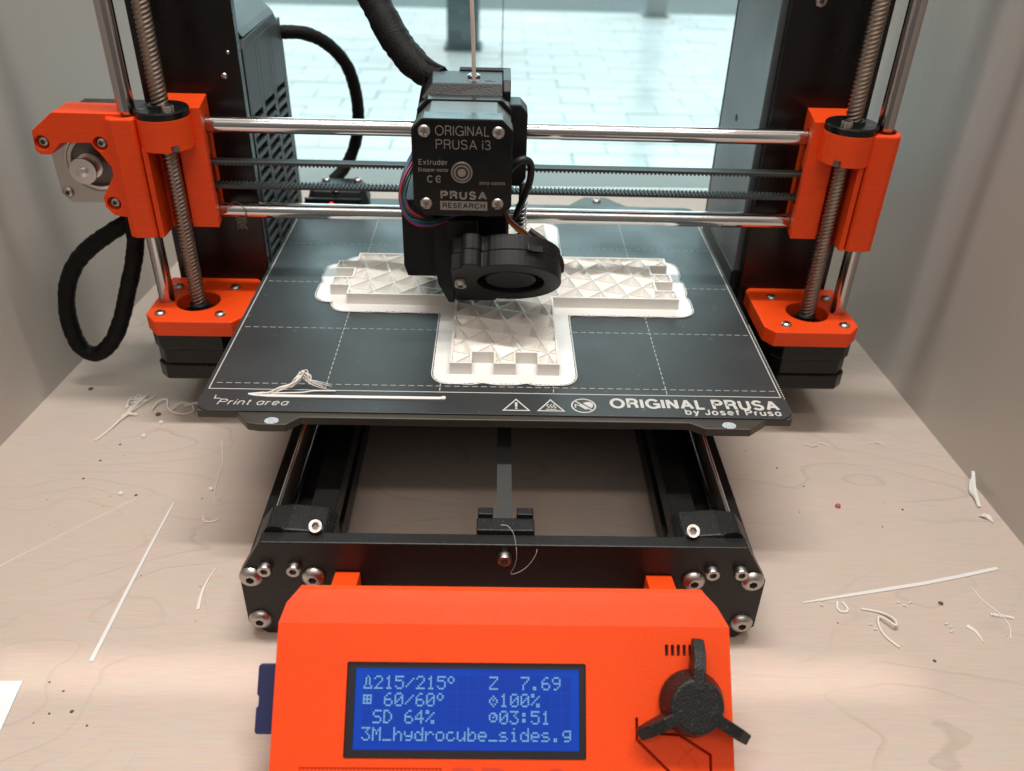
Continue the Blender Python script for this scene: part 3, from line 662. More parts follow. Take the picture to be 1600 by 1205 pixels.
# printed body behind the motor
ebm = MB().prism([(-36, 76.01), (0.6, 76.01), (0.6, 104), (-36, 104)], 'xy', 40, 104.6)
ebm.prism([(-36, 76.01), (0.6, 76.01), (0.6, 104), (-36, 104)], 'xy', 104.6, 110.2, pts_b=[(-31.2, 80.6), (0.6, 81.2), (0.6, 104), (-32.6, 104)])
eb = obj('extruder_body', ebm, BLACKS, pr, bevel=0.5)
obj('idler_door', MB().prism([(78.5, 66), (78.5, 107.5), (83, 111.4), (106, 111.4), (106, 66)], 'yz', 0.7, 4.2), BLACKP, eb, bevel=0.5)
obj('body_back', MB().prism([(104.01, 40), (104.01, 110.9), (106.6, 111.6), (106.6, 40)], 'yz', -20, 4.2), BLACKP, eb, bevel=0.4)
obj('side_cover', MB().prism([(-39.6, 92), (-36.05, 108.6), (-36.05, 66), (-39.6, 66)], 'xz', 78, 103), BLACKP, eb, bevel=0.5)
obj('feed_collar', MB().lathe([(1.5, 0), (2.9, 0), (3.0, 0.9), (2.4, 1.3), (1.6, 1.2)], (-12.9, 93.0, 110.2), (0, 0, 1), 24), STEEL, eb, smooth=40)
obj('feed_hole', MB().cyl((-12.6, 86.6, 110.0), (-12.6, 86.6, 110.25), 2.6, 22), SOCKET, eb)
ms = MB(); ms.tube([(-7.5, 86, 110.25), (-5.8, 86.7, 110.3), (-4.8, 85.8, 110.25), (-2.8, 86.0, 110.25)], 0.25, 6, 4); obj('scuff_mark', ms, SOCKET, eb)
obj('sensor_housing', MB().prism([(0.7, 66), (0.7, 103.6), (8.6, 103.6), (12.0, 99.8), (12.0, 69.6), (9.4, 65.6)], 'xz', 72, 86), BLACKP, pr, bevel=0.7)
obj('x_carriage', MB().prism([(96, 27), (96, 92), (117, 92), (117, 27)], 'yz', -37, 5), BLACKP, pr, bevel=0.8)
obj('hotend_fan_box', MB().prism([(-45.2, 30.5), (-45.2, 63.5), (-33, 63.5), (-30.5, 62.8), (-23, 62.8), (-23, 25.0), (-43.5, 25.0)], 'xz', 58, 96), BLACKM, pr, bevel=0.7)
obj('lower_body', MB().prism([(-22.9, 22), (-22.9, 63.9), (3.5, 63.9), (3.5, 34), (-4, 22)], 'xz', 62, 95.9), BLACKP, pr, bevel=0.7)
he = obj('hot_end', MB().box(-25, -7, 70, 86, 12, 21.9), ALU, pr, bevel=0.6)
obj('nozzle', MB().lathe([(0.4, 6.6), (1.2, 6.8), (3.5, 10), (3.5, 11.9), (0, 11.9)], (-16.2, 78, 0), (0, 0, 1), 16), ALU2, he, smooth=35)
# part cooling blower: axis points to the front and down
bn_ = Vector((0, -1, -1)).normalized(); bu = Vector((0, -1, 1)).normalized(); bx = Vector((1, 0, 0)); BO = Vector((4.2, 44.0, 29.0))
def bl(v): return tuple(BO+bx*v[0]+bu*v[1]+bn_*v[2])
outl = [(-25.6, -27.5), (-6.0, -27.5), (-5.0, -25.2)]
for k in range(0, 37): 
    a = math.radians(-104+k*6.0); r = 24.6
    outl.append((1.0+r*math.cos(a)*0.98, r*math.sin(a)))
outl += [(-9.6, 21.5), (-12, 20.6), (-12.6, 22.0), (-13.6, 23.6), (-16.5, 24.6), (-19.5, 24.0), (-21.0, 22.0), (-21.2, 19.5), (-25.6, 17.5)]
bw = obj('part_fan', MB().prism(outl, 'xy', -7.6, 0, tr=bl), BLACKM, pr)
c_ = MB().prism(circle(1.5, 0.6, 15.6, 40), 'xy', -6.4, 3, tr=bl)
cut(bw, c_); b = bw.modifiers.new('bevel', 'BEVEL'); b.width = 0.6*S; b.segments = 2; b.limit_method = 'ANGLE'; b.angle_limit = math.radians(38)
o2_ = [(x*0.985+0.06, y*0.985) for x, y in outl]
obj('fan_back_shell', MB().prism(o2_, 'xy', -15.2, -7.61, tr=bl), BLACKM, bw, bevel=0.6)
obj('fan_hub', MB().prism(circle(1.5, 0.6, 11.9, 36), 'xy', -6.3, -1.2, tr=bl), BLACKM, bw, bevel=0.8)
bd = MB()
for k in range(17):
    a = 2*math.pi*k/17; ca, sa = math.cos(a), math.sin(a)
    p = [(1.5+12.4*ca-0.35*sa, 0.6+12.4*sa+0.35*ca), (1.5+12.4*ca+0.35*sa, 0.6+12.4*sa-0.35*ca), (1.5+15.3*math.cos(a+0.22)+0.35*sa, 0.6+15.3*math.sin(a+0.22)-0.35*ca), (1.5+15.3*math.cos(a+0.22)-0.35*sa, 0.6+15.3*math.sin(a+0.22)+0.35*ca)]
    bd.prism(p, 'xy', -6.3, -2.6, tr=bl)
obj('fan_blades', bd, BLACKP, bw)
place('screw', M3, bw, bl((-21.6, 2.6, 0.0)), bn_)
sl = MB(); sl.prism([(8.2, 24.35), (8.4, 26), (9.2, 26), (9.4, 24.9), (15.2, 23.2), (15.6, 22.6), (14.0, 22.3)], 'xy', -9.6, -7.0, tr=bl); obj('fan_clip', sl, BLACKP, bw)
obj('fan_duct', MB().prism([(-25.4, -28.5), (-5.8, -28.5), (-5.8, -22), (-25.4, -22)], 'xy', -16, -0.6, tr=bl), BLACKP, bw, bevel=0.6)
obj('fan_tail', MB().prism([(20.0, -19.5), (25.2, -17.5), (25.4, -13.0), (22.5, -11.5)], 'xy', -14.5, -5.0, tr=bl), BLACKP, bw, bevel=0.3)
# fan holder: side wall and tab under the motor
fh = MB()
fh.prism([(-30.6, 57), (-30.6, 34), (-28.6, 23), (-23.8, 13.6), (-21.0, 13.6), (-21.0, 57)], 'xz', 53, 74)
obj('fan_holder', fh, BLACKP, pr, bevel=0.6)
obj('holder_tab', MB().prism([(-24.2, 48.6), (-24.2, 57.4), (-9.9, 57.4), (-9.9, 48.0), (-13, 46)], 'xz', 49.5, 58), BLACKS, pr, bevel=0.6)
# wires
def wire(name, pts, r, m): return obj(name, MB().tube(pts, r, 8, 8), m, pr, smooth=70)
wr = random.Random(5)
spine = [(-38.0, 70, 83), (-40.5, 61, 78.5), (-42.8, 54, 73.0), (-43.4, 50, 67.0), (-41.5, 47.5, 61.8), (-37.0, 46.6, 58.6), (-31.0, 47.0, 57.0), (-25.0, 50, 57.2), (-19.5, 56, 58.4)]
for i in range(8):
    ph = i*2*math.pi/8; pts_ = []
    for k, (x, y, z) in enumerate(spine):
        rr2 = (1.7 if k < 6 else 1.2)*(1+wr.uniform(-0.25, 0.25)); th = ph+k*0.85
        pts_.append((x+rr2*0.8*math.cos(th), y+rr2*0.5*math.sin(th), z+rr2*math.sin(th)))
    wire('motor_wire', pts_, 0.66, WIRES[i % 4])
wire('sensor_cable', [(2.5, 70, 68), (4.2, 66, 75.5), (8.0, 64, 80.4), (11.6, 65, 81.0), (14.0, 67, 77.5), (13.8, 68, 70), (11.2, 70, 61), (8.6, 74, 52), (8.0, 80, 45)], 1.75, RUBBER)
for i, m in enumerate((WBROWN, WORANGE, WORANGE, WYELLOW)):
    wire('fan_wire', [(1.5, 60, 62-i*0.5), (5.0, 56, 56.0-i*0.7), (12.0, 53, 51.2-i*0.75), (19.0, 50, 46.8-i*0.85), (25.5, 48, 43.0-i*0.6)], 0.62, m)
wire('fan_cable', [(14, 54, 51.4), (20.5, 51.5, 47.6), (26.5, 49, 42.5), (29.0, 49, 37.5), (29.2, 50, 33)], 1.6, RUBBER)
sp = MB(); hx = [(10.6+2.6*math.cos(2*math.pi*t/10), 77+2.6*math.sin(2*math.pi*t/10), 34+22*t/100) for t in range(0, 101)]
sp.tube(hx, 0.42, 6, 0); obj('idler_spring', sp, STEEL, pr, smooth=70)
obj('spring_bolt', MB().cyl((10.6, 77, 32), (10.6, 77, 66), 1.5, 12), SOCKET, pr, smooth=40)
# big cable sleeve from the extruder up to the back
def sl_r(t): return 7.4 if t < 0.72 else 7.4-(t-0.72)*8.5
obj('extruder_cable_sleeve', MB().tube([(-118, 190, 215), (-90, 165, 175), (-72, 148, 147), (-61, 136, 131.5), (-53, 127, 120), (-44, 119, 111), (-35.5, 110, 106.5), (-28, 104, 106)], sl_r, 18, 8, wob=0.10), SLEEVE, pr, smooth=60)
obj('sleeve_tie', MB().tube([(-52, 124, 121), (-40, 116, 114), (-33, 109, 111.5), (-27, 105, 110.6)], lambda t: 3.6-2.6*t, 10, 6), SLEEVE, pr, smooth=60)

# --- electronics case on the left, power supply on the right
ec = obj('electronics_case', MB().prism([(130, -2), (130, 104), (134, 116), (205, 117), (218, 104), (222, 4), (198, -22), (150, -22)], 'yz', -172, -131.5), BLACKM, pr, bevel=0.8)
gp = MB(); cellY, cellZ = 27.0, 6.3; y0 = 133.0; x0, x1 = -131.4, -128.4
def quad_slab(p):
    gp.prism(p, 'yz', x0, x1)
for ya, yb_ in ((133.0, 153.6), (159.6, 181.6), (188.0, 209.0)):
    for r in range(14):                       # slats between the slots
        zt = 78.0-6.0*r; quad_slab([(ya, zt-6.0+0.4), (yb_, zt-6.0-0.4), (yb_, zt-3.5-0.4), (ya, zt-3.5+0.4)])
    quad_slab([(ya, 78.4), (yb_, 77.6), (yb_, 112), (ya, 112)])
for ya, yb_ in ((153.61, 159.59), (181.61, 187.99), (209.01, 214.0)): quad_slab([(ya, -6), (yb_, -6), (yb_, 112), (ya, 112)])
quad_slab([(130.2, -6), (132.99, -6), (132.99, 112), (130.2, 112)])
quad_slab([(130.2, 112.01), (206, 112.01), (201, 116.6), (134, 115.8)])
quad_slab([(214.01, -6), (219.8, 0), (216, 104), (214.01, 106)])
quad_slab([(133, -6.01), (214, -6.01), (197, -20), (151, -20)])
gpo = obj('vented_cover', gp, GREYC, ec, bevel=0.25)
obj('top_bevel', MB().prism([(-128.6, 116.4), (-131, 119.5), (-140, 127), (-166, 127), (-166, 117.01), (-131.4, 117.01)], 'xz', 134.5, 203), GREYC, ec, bevel=0.5)
obj('case_cable', MB().tube([(-140, 150, -20), (-134, 152, -30), (-131, 158, -42), (-136, 170, -52), (-150, 185, -60)], 4.2, 12, 6, wob=0.3), SLEEVE, pr, smooth=60)
ps = obj('power_supply', MB().box(134.2, 186, 128.2, 209, -2, 240), PSU_M, pr, bevel=0.6)
obj('vent_hole', MB().cyl((134.3, 174.4, 71.6), (133.95, 174.4, 71.6), 2.0, 14), mat('vent_shade', (0.003, 0.003, 0.003), 0.6), ps)  # thin disc coloured black for the shade in the hole
obj('supply_cover', MB().prism([(128.2, -62), (128.2, -2.01), (209.5, -2.01), (209.5, -40), (196, -62)], 'yz', 133.4, 186.6), BLACKP, pr, bevel=0.8)
obj('rubber_edge', MB().box(134.0, 186, 209.01, 211, -2, 240), BLACKM, ps)

# --- control panel: sloping cover, display, knob
LP = Vector((-74.0, -114.4, -23.3)); lu = Vector((1, 0, 0)); lv = Vector((0, -1, -1)).normalized(); ln = Vector((0, -1, 1)).normalized()
def lc(v): return tuple(LP+lu*v[0]+lv*v[1]+ln*v[2])
cvb = MB(); A = (-114.4, -23.3); Bp = (-104.4, -17.4); C1 = (-101.5, -18.4); D = (-100.5, -72); E = (-163.6, -72.5)
def ring_(x0, x1, ins): return None
Lx, Rx = -74.0, 81.9
Am = (-108.4, -19.7)
left = [(Lx, *A), (Lx+2.0, *Am), (Lx+5.6, *Bp), (Lx+6.0, *C1), (Lx, *D), (Lx, *E)]; right = [(Rx, *A), (Rx-3.6, *Am), (Rx-7.6, *Bp), (Rx-8.0, *C1), (Rx, *D), (Rx, *E)]
lv_ = [cvb.bm.verts.new(p) for p in left]; rv_ = [cvb.bm.verts.new(p) for p in right]
sideL = (Lx-0.0, -101.5, -30.0)
cvb.face(lv_); cvb.face(rv_[::-1])
for i in range(6): cvb.face([lv_[i], rv_[i], rv_[(i+1) % 6], lv_[(i+1) % 6]])
cover = obj('control_panel', cvb, ORANGE_FACE, pr)
ck = MB()
ck.prism(rrect(24.3, 105.9, 12.6, 43.8, 0.6, 3), 'xy', -3.2, 2, tr=lc)
for k in range(7): ck.prism(rrect(133.3+k*2.04, 134.5+k*2.04, 5.9, 9.9, 0.55, 4), 'xy', -2.4, 2, tr=lc)
ck.prism([(10.0, 46.4), (57.4, 46.4), (57.4, 60), (10.0, 60)], 'xy', -0.7, 2, tr=lc)
def groove(pts, wd, d):
    for (a, b_) in zip(pts[:-1], pts[1:]):
        a = Vector(a); b_ = Vector(b_); t = (b_-a).normalized(); s_ = Vector((-t.y, t.x))*wd/2; e_ = t*wd*0.35
        ck.prism([tuple(a-e_-s_), tuple(b_+e_-s_), tuple(b_+e_+s_), tuple(a-e_+s_)], 'xy', -d-random.uniform(0, 0.05), 2+random.uniform(0, 0.1), tr=lc)
groove([(123.1, 30.2), (123.1, 37.0), (134.0, 47.2), (140, 53)], 1.0, 4.5)
groove([(129.0, 35.0), (137.4, 35.3), (147.9, 41.7), (147.8, 58)], 1.0, 4.5)
cut(cover, ck)
b = cover.modifiers.new('bevel', 'BEVEL'); b.width = 0.45*S; b.segments = 2; b.limit_method = 'ANGLE'; b.angle_limit = math.radians(18)
hat = MB(); x = 10.6
while x < 57: hat.prism([(x, 46.5), (x+0.5, 46.5), (x+0.1, 58), (x-0.4, 58)], 'xy', -0.72, -0.35, tr=lc); x += 1.3
obj('logo_bar', hat, ORANGE, cover)
obj('logo_lettering', MB().text('PRUSA', (lc((61.2, 58.5, -0.2)), lu, -lv, ln), 12.3, 50.0, 0.45, stroke=0.2), mat('orange_engraved_shade', (0.62, 0.040, 0.008), 0.5, bump=(1500, 0.1)), cover)  # darker orange stands in for shade in the engraved letters
xi = MB()
for sgn in (-1, 1):
    xi.tube([lc((140+sgn*2.9, 39.9, 0)), lc((140+sgn*1.6, 40.2, 0)), lc((140, 41.6, 0)), lc((140-sgn*1.6, 43.0, 0)), lc((140-sgn*2.9, 44.6, 0)), lc((140-sgn*3.0, 46.0, 0))], 0.28, 6, 5)
obj('reset_emblem', xi, ORANGE, cover, smooth=70)
obj('slot_shade', MB().prism([(131, 4), (149, 4), (149, 12), (131, 12)], 'xy', -2.38, -1.9, tr=lc), mat('slot_shade_black', (0.01, 0.004, 0.003), 0.6), cover)  # dark sheet painted for the shade inside the vent slots
bz = MB(); w0 = [(24.5, 12.8), (105.7, 12.8), (105.7, 43.6), (24.5, 43.6)]; w1 = [(27.1, 14.7), (103.7, 14.7), (103.7, 41.2), (27.1, 41.2)]
vo = [bz.bm.verts.new(lc((*p, -1.0))) for p in w0]; vi = [bz.bm.verts.new(lc((*p, -1.0))) for p in w1]; vb = [bz.bm.verts.new(lc((*p, -2.2))) for p in w1]; vc = [bz.bm.verts.new(lc((*p, -2.4))) for p in w0]
for i in range(4):
    j = (i+1) % 4; bz.face([vo[i], vo[j], vi[j], vi[i]]); bz.face([vi[i], vi[j], vb[j], vb[i]]); bz.face([vo[j], vo[i], vc[i], vc[j]]); bz.face([vb[i], vb[j], vc[j], vc[i]])
obj('display_bezel', bz, BEZEL, cover)
obj('screen', MB().prism([(26.6, 14.2), (104.2, 14.2), (104.2, 41.7), (26.6, 41.7)], 'xy', -2.9, -2.0, tr=lc), SCREEN, cover)
F = {'0': '0E11131519110E', '1': '040C040404040E', '2': '0E11010204081F', '3': '1F02040201110E', '4': '02060A121F0202', '5': '1F101E0101110E', '6': '0608101E11110E', '7': '1F010204080808', '9': '0E11110F01020C',
     '/': '00010204081000', '%': '18190204081303', ':': '000C0C000C0C00', '.': '00000000000C0C', 'Z': '1F01020408101F', 'S': '0F10100E01011E', 'D': '1C12111111121C', 'M': '111B1515111111', '_': '0000000000001F',
     'h': '10101619111111', 'y': '000011110F010E', 'd': '01010D1311110F', 'r': '00001619101010', 'o': '00000E1111110E', 'c': '00000E1010110E', 'u': '0000111111130D', 'b': '1010161911111E', 'e': '00000E111F100E', 's': '00000E100E011E', 'i': '04000C0404040E', 'g': '000F11110F010E',
     'O': '0C12120C000000', 'T': '040A0A0A0A111F', 'B': '001F151F151F00', 'F': '00040A15110A04', 'C': '000E1315110E00', ' ': '00000000000000'}
rows = ['T215/215O   Z  7.69', 'B 60/60O    F100%', ' SD 64%     C03:51', '3M_hydrocube_sides.g']
gl = MB()
for r, line in enumerate(rows):
    for c, ch in enumerate(line):
        bits = F[ch]
        for k in range(7):
            v_ = int(bits[2*k:2*k+2], 16)
            for j in range(5):
                if v_ >> (4-j) & 1:
                    u_ = 29.9+c*3.585+j*0.60; vv = 17.3+r*5.56+k*0.635
                    vs_ = [gl.bm.verts.new(lc((a, b_, -1.95))) for a, b_ in ((u_, vv), (u_+0.48, vv), (u_+0.48, vv+0.50), (u_, vv+0.50))]
                    gl.bm.faces.new(vs_[::-1])
obj('lettering', gl, GLYPH, cover)
cg = MB()
for r in range(4):
    for c in range(20):
        u_, vv = 29.75+c*3.585, 17.15+r*5.56
        q4 = [cg.bm.verts.new(lc((a, b_, -1.985))) for a, b_ in ((u_, vv), (u_+3.15, vv), (u_+3.15, vv+5.1), (u_, vv+5.1))]; cg.bm.faces.new(q4[::-1])
stuff(obj('character_cell', cg, mat('unlit_display_cells', (0.004, 0.01, 0.06), 0.3, spec=0.15, emit=(0.009, 0.050, 0.40), estr=0.82), cover))
# knob
kn = MB(); ko = lc((141.4, 24.6, 0)); kz = ln
kn.lathe([(0, 1.0), (10.9, 1.0), (10.9, 3.5), (10.5, 4.5), (8.9, 11.4), (8.2, 12.0), (0, 12.0)], ko, ln, 40, ref=lu)
for ang in (-84, 152, 32):
    a = math.radians(ang); d_ = Vector((math.cos(a), math.sin(a))); t_ = Vector((-d_.y, d_.x))
    def K(r, s_, h): return lc((141.4+d_.x*r+t_.x*s_, 24.6+d_.y*r+t_.y*s_, h))
    hw = 2.05
    ring0 = [K(5, -hw, 3.2), K(5, hw, 3.2), K(5, hw, 12.2), K(5, -hw, 12.2)]
    ring1 = [K(12.0, -hw, 3.2), K(12.0, hw, 3.2), K(12.0, hw, 11.6), K(12.0, -hw, 11.6)]
    ring2 = [K(17.2, -hw, 3.2), K(17.2, hw, 3.2), K(17.2, hw, 9.8), K(17.2, -hw, 9.8)]
    ring3 = [K(21.2, -hw*0.9, 3.4), K(21.2, hw*0.9, 3.4), K(21.2, hw*0.9, 6.6), K(21.2, -hw*0.9, 6.6)]
    RR = [[kn.bm.verts.new(p) for p in q_] for q_ in (ring0, ring1, ring2, ring3)]
    kn.face(RR[0][::-1]); kn.face(RR[-1])
    for a_, b_ in zip(RR[:-1], RR[1:]):
        for k in range(4): kn.face([a_[k], a_[(k+1) % 4], b_[(k+1) % 4], b_[k]])
obj('knob', kn, BLACKS, cover, bevel=0.45)
# brackets to the front plate
for x0, x1 in ((-62.2, -52.5), (59.8, 70.2)):
    obj('panel_bracket', MB().prism([(-75.02, -38.4), (-75.02, -60), (-100.2, -60), (-100.2, -32)], 'yz', x0, x1), ORANGE, pr, bevel=0.4)

# ================================================================== THINGS ON AND ROUND THE PRINTER
# memory card in the side of the panel
sdm = MB(); sdm.prism([(-7.6, 15.2), (-6.8, 14.4), (1.5, 14.4), (1.5, 37.6), (-7.0, 37.6), (-7.6, 36.8), (-7.6, 29.0), (-6.9, 28.4), (-6.9, 25.2), (-7.6, 24.6)], 'xy', -9.6, -7.4, tr=lc)
tag(obj('memory_card', sdm, CARD, None, bevel=0.3, base=lc((-6, 37, -9))), 'navy blue memory card sticking out of the left side of the orange panel', 'memory card')

# spring steel sheet with its print
sh = obj('print_sheet', MB().prism(rrect(-127, 127, -21, 218, 7), 'xy', -0.75, 0), SHEET, None, bevel=0.15, base=(0, 98, -0.75))
tag(sh, 'dark grey print sheet with white grid lines lying on the heated bed', 'print sheet')
ZP = (0.02, 0.06)
bd_ = MB(); yF = -4.8
bd_.box(-125.3, 125.3, yF-0.25, yF+0.25, *ZP); bd_.box(-125.3, -124.8, yF+0.26, 206, *ZP); bd_.box(124.8, 125.3, yF+0.26, 206, *ZP); bd_.box(-124.79, 124.79, 205.5, 206, *ZP)
obj('border_line', bd_, PRINT_W, sh)
gr = MB()
for y in (0, 50, 100, 150, 200):
    x = -123.0
    while x < 123: gr.box(x, min(x+2.6, 124), y-0.2, y+0.2, *ZP); x += 4.0
for x in (-75, -25, 25, 75):
    y = yF+1
    while y < 204: gr.box(x-0.2, x+0.2, y, y+2.6, ZP[0], ZP[1]+0.004); y += 4.0
stuff(obj('grid_line', gr, mat('sheet_print_grey', (0.40, 0.41, 0.40), 0.5), sh))
dt = MB(); y = -6.0
while y < 60: dt.box(126.3, 126.75, y, y+0.8, *ZP); y += 1.6
stuff(obj('edge_glints', dt, PRINT_W, sh))  # reflection along the sheet's right edge, painted as white dots
def sfr(x, y): return ((x, y, 0.02), (1, 0, 0), (0, 1, 0), (0, 0, 1))
obj('lettering', MB().text('ORIGINAL PRUSA', sfr(49.0, -15.2), 7.7, 73.2, 0.04, stroke=0.185), PRINT_W, sh)
obj('lettering', MB().text('by Josef Prusa', sfr(80.6, -19.2), 4.3, 41.2, 0.04, stroke=0.165), PRINT_W, sh)
obj('lettering', MB().text('Print area', sfr(-118.6, -17.0), 4.3, 29.6, 0.04, shear=0.2, stroke=0.115), PRINT_W, sh)
obj('corner_mark', MB().prism([(-120.8, -9.8), (-120.8, -12.6), (-118.0, -12.6), (-118.0, -12.1), (-120.3, -12.1), (-120.3, -9.8)], 'xy', *ZP), PRINT_W, sh)
def tri_sym(cx, cy, w_, h_):
    mb = MB(); o_ = [(cx-w_/2, cy), (cx+w_/2, cy), (cx, cy+h_)]; k = 0.80; gy = cy+h_*0.36
    i_ = [(cx+(x-cx)*k, gy+(y-gy)*k) for x, y in o_]
    for a in range(3):
        b_ = (a+1) % 3; mb.prism([o_[a], o_[b_], i_[b_], i_[a]], 'xy', *ZP)
    return mb
t1 = tri_sym(8.4, -18.2, 12.2, 9.2); t1.prism([(7.8, -11.9), (7.95, -15.4), (8.85, -15.4), (9.0, -11.9)], 'xy', *ZP); t1.prism(circle(8.4, -16.3, 0.55, 12), 'xy', *ZP)
obj('warning_symbol', t1, PRINT_W, sh)
t2 = tri_sym(23.3, -18.2, 12.2, 9.2); t2.box(20.9, 25.7, -17.0, -16.6, *ZP)
for x in (21.9, 23.3, 24.7): t2.ribbon([(x, -16.0, ZP[0]), (x+0.6, -15.1, ZP[0]), (x-0.4, -14.0, ZP[0]), (x+0.4, -12.9, ZP[0])], 0.42, 0.04, 5)
obj('warning_symbol', t2, PRINT_W, sh)
t3 = MB(); c0 = (37.4, -13.6)
co, ci = circle(*c0, 5.4, 36), circle(*c0, 4.75, 36)
for k in range(36): t3.prism([co[k], co[(k+1) % 36], ci[(k+1) % 36], ci[k]], 'xy', *ZP)
t3.prism([(33.5, -10.3), (34.0, -9.8), (41.3, -16.9), (40.8, -17.4)], 'xy', *ZP)
t3.prism([(38.6, -10.8), (40.3, -10.6), (41.6, -12.0), (41.4, -14.2), (40.6, -15.2), (37.2, -11.8)], 'xy', *ZP); t3.prism([(36.0, -12.6), (39.4, -16.0), (38.0, -16.4), (35.2, -13.4)], 'xy', *ZP)
t3.box(33.6, 34.1, -15.2, -12.4, *ZP); t3.box(34.11, 35.2, -13.4, -12.9, *ZP)
obj('warning_symbol', t3, PRINT_W, sh)

# purge line and tangle of stringy plastic
pl = MB(); pl.ribbon([(-106.6, -9.4, 0.07), (-104, -9.8, 0.07), (-98, -10.2, 0.07), (-60, -10.2, 0.07), (-24, -10.1, 0.07)], lambda t: 0.5+1.3*min(1, t*2.4), 0.45); pl.prism(circle(-23.0, -10.1, 1.1, 16), 'xy', 0.07, 0.8)
pl.ribbon([(-107, -9.2, 0.1), (-101, -8.2, 0.2), (-97, -8.6, 0.3)], 0.8, 0.5)
tag(obj('purge_line', pl, PLAW, None, base=(-64, -10, 0.07)), 'long thin white plastic bead along the front of the print sheet', 'plastic strip')
tg = MB()
rnd = random.Random(3)
for k in range(11):
    t0_ = rnd.uniform(0, 0.35); t1_ = rnd.uniform(0.65, 1.0); base_ = [(-103, -9.4, 0.6), (-97, -8.2, 1.0), (-93, -6.6, 2.4), (-90, -5.4, 3.4), (-87, -3.6, 5.2), (-85, -2, 7.6), (-83.6, -1.4, 8.8), (-82, -2.4, 7.2), (-81, -4, 4.6), (-78, -4.6, 3.4)]
    sel = base_[int(t0_*9):int(t1_*9)+1]
    tg.tube([(x+rnd.uniform(-1.1, 1.1), y+rnd.uniform(-0.9, 0.9), max(0.4, 0.8*z+rnd.uniform(-0.8, 0.8))) for x, y, z in sel], lambda t, r0=rnd.uniform(0.22, 0.42): r0*(1-0.5*t), 6, 5)
for k in range(5): tg.tube([(-84+rnd.uniform(-2, 2), -3, 5+rnd.uniform(-1, 2)), (-80+rnd.uniform(-1, 2), -4.5+rnd.uniform(-1, 1), 3.6+rnd.uniform(-1, 1)), (-75+rnd.uniform(-3, 4), -5+rnd.uniform(-1.5, 1), 2+rnd.uniform(-1, 2))], lambda t: 0.28*(1-0.7*t), 6, 5)
tg.tube([(-100, -9, 0.5), (-92, -8.6, 0.8), (-84, -8.2, 0.9), (-79, -7, 1.0), (-70, -6, 0.5)], 0.35, 6, 6)
tag(obj('plastic_tangle', tg, PLAF, None, smooth=70, base=(-88, -6, 0)), 'tangle of white plastic threads on the front left of the print sheet', 'plastic tangle')

# printed cross with brim
U = 9.9; H = 6.2; fx0, fx1 = -21.3, 28.1; ay0, ay1 = 75.0, 124.6; ax0, ax1 = -77.3, 83.2; fyb = 19.5; byb = 178.0
cross = []
xs_ = [fx0+(fx1-fx0)*k/5 for k in range(6)]; ys_ = [ay0+(ay1-ay0)*k/5 for k in range(6)]
# counter-clockwise, starting at the inner corner front-left going down the front arm
cross += [(fx0, ay0), (fx0, fyb-U)]
for k in range(5):
    y_ = fyb-U if k % 2 == 0 else fyb
    cross += [(xs_[k], y_), (xs_[k+1], y_)]
cross += [(fx1, ay0)]
for k in range(5):
    x_ = ax1+U if k % 2 == 0 else ax1
    cross += [(x_, ys_[k]), (x_, ys_[k+1])]
cross += [(fx1, ay1)]
for k in range(5):
    y_ = byb if k % 2 == 0 else byb+U
    cross += [(xs_[5-k], y_), (xs_[4-k], y_)]
cross += [(fx0, ay1)]
for k in range(5):
    x_ = ax0 if k % 2 == 0 else ax0-U
    cross += [(x_, ys_[5-k]), (x_, ys_[4-k])]
cl_ = []
for p in cross:
    if not cl_ or (abs(p[0]-cl_[-1][0])+abs(p[1]-cl_[-1][1]) > 1e-6): cl_.append(p)
def colin(a, b_, c): return abs((b_[0]-a[0])*(c[1]-b_[1])-(b_[1]-a[1])*(c[0]-b_[0])) < 1e-6
cross = [p for i, p in enumerate(cl_) if not colin(cl_[i-1], p, cl_[(i+1) % len(cl_)])]
n = len(cross)
def inset(poly, d):
    out = []
    m_ = len(poly)
    for i in range(m_):
        a, b_, c = Vector(poly[i-1]), Vector(poly[i]), Vector(poly[(i+1) % m_])
        t1_ = (b_-a).normalized(); t2_ = (c-b_).normalized(); n1 = Vector((-t1_.y, t1_.x)); n2 = Vector((-t2_.y, t2_.x))
        out.append(tuple(b_+(n1+n2)*d))
    return out
pc = bpy.data.objects.new('printed_cross', None); link(pc, None, Matrix.Translation(Vector((3, 100, 0.06))*S))
tag(pc, 'half printed off-white cross with triangle infill on the print sheet', 'printed part')
inn = inset(cross, 0.95); wm_ = MB()
for i in range(n):
    j = (i+1) % n; q4 = []
    o4 = [wm_.bm.verts.new((*cross[i], 0.4)), wm_.bm.verts.new((*cross[j], 0.4)), wm_.bm.verts.new((*cross[j], H)), wm_.bm.verts.new((*cross[i], H))]
    i4 = [wm_.bm.verts.new((*inn[i], 0.4)), wm_.bm.verts.new((*inn[j], 0.4)), wm_.bm.verts.new((*inn[j], H)), wm_.bm.verts.new((*inn[i], H))]
    wm_.face(o4); wm_.face(i4[::-1]); wm_.face([o4[3], o4[2], i4[2], i4[3]])
obj('wall', wm_, PLA, pc)
obj('base_layer', MB().prism(inset(cross, 0.9), 'xy', 0.36, 2.2), PLA, pc)
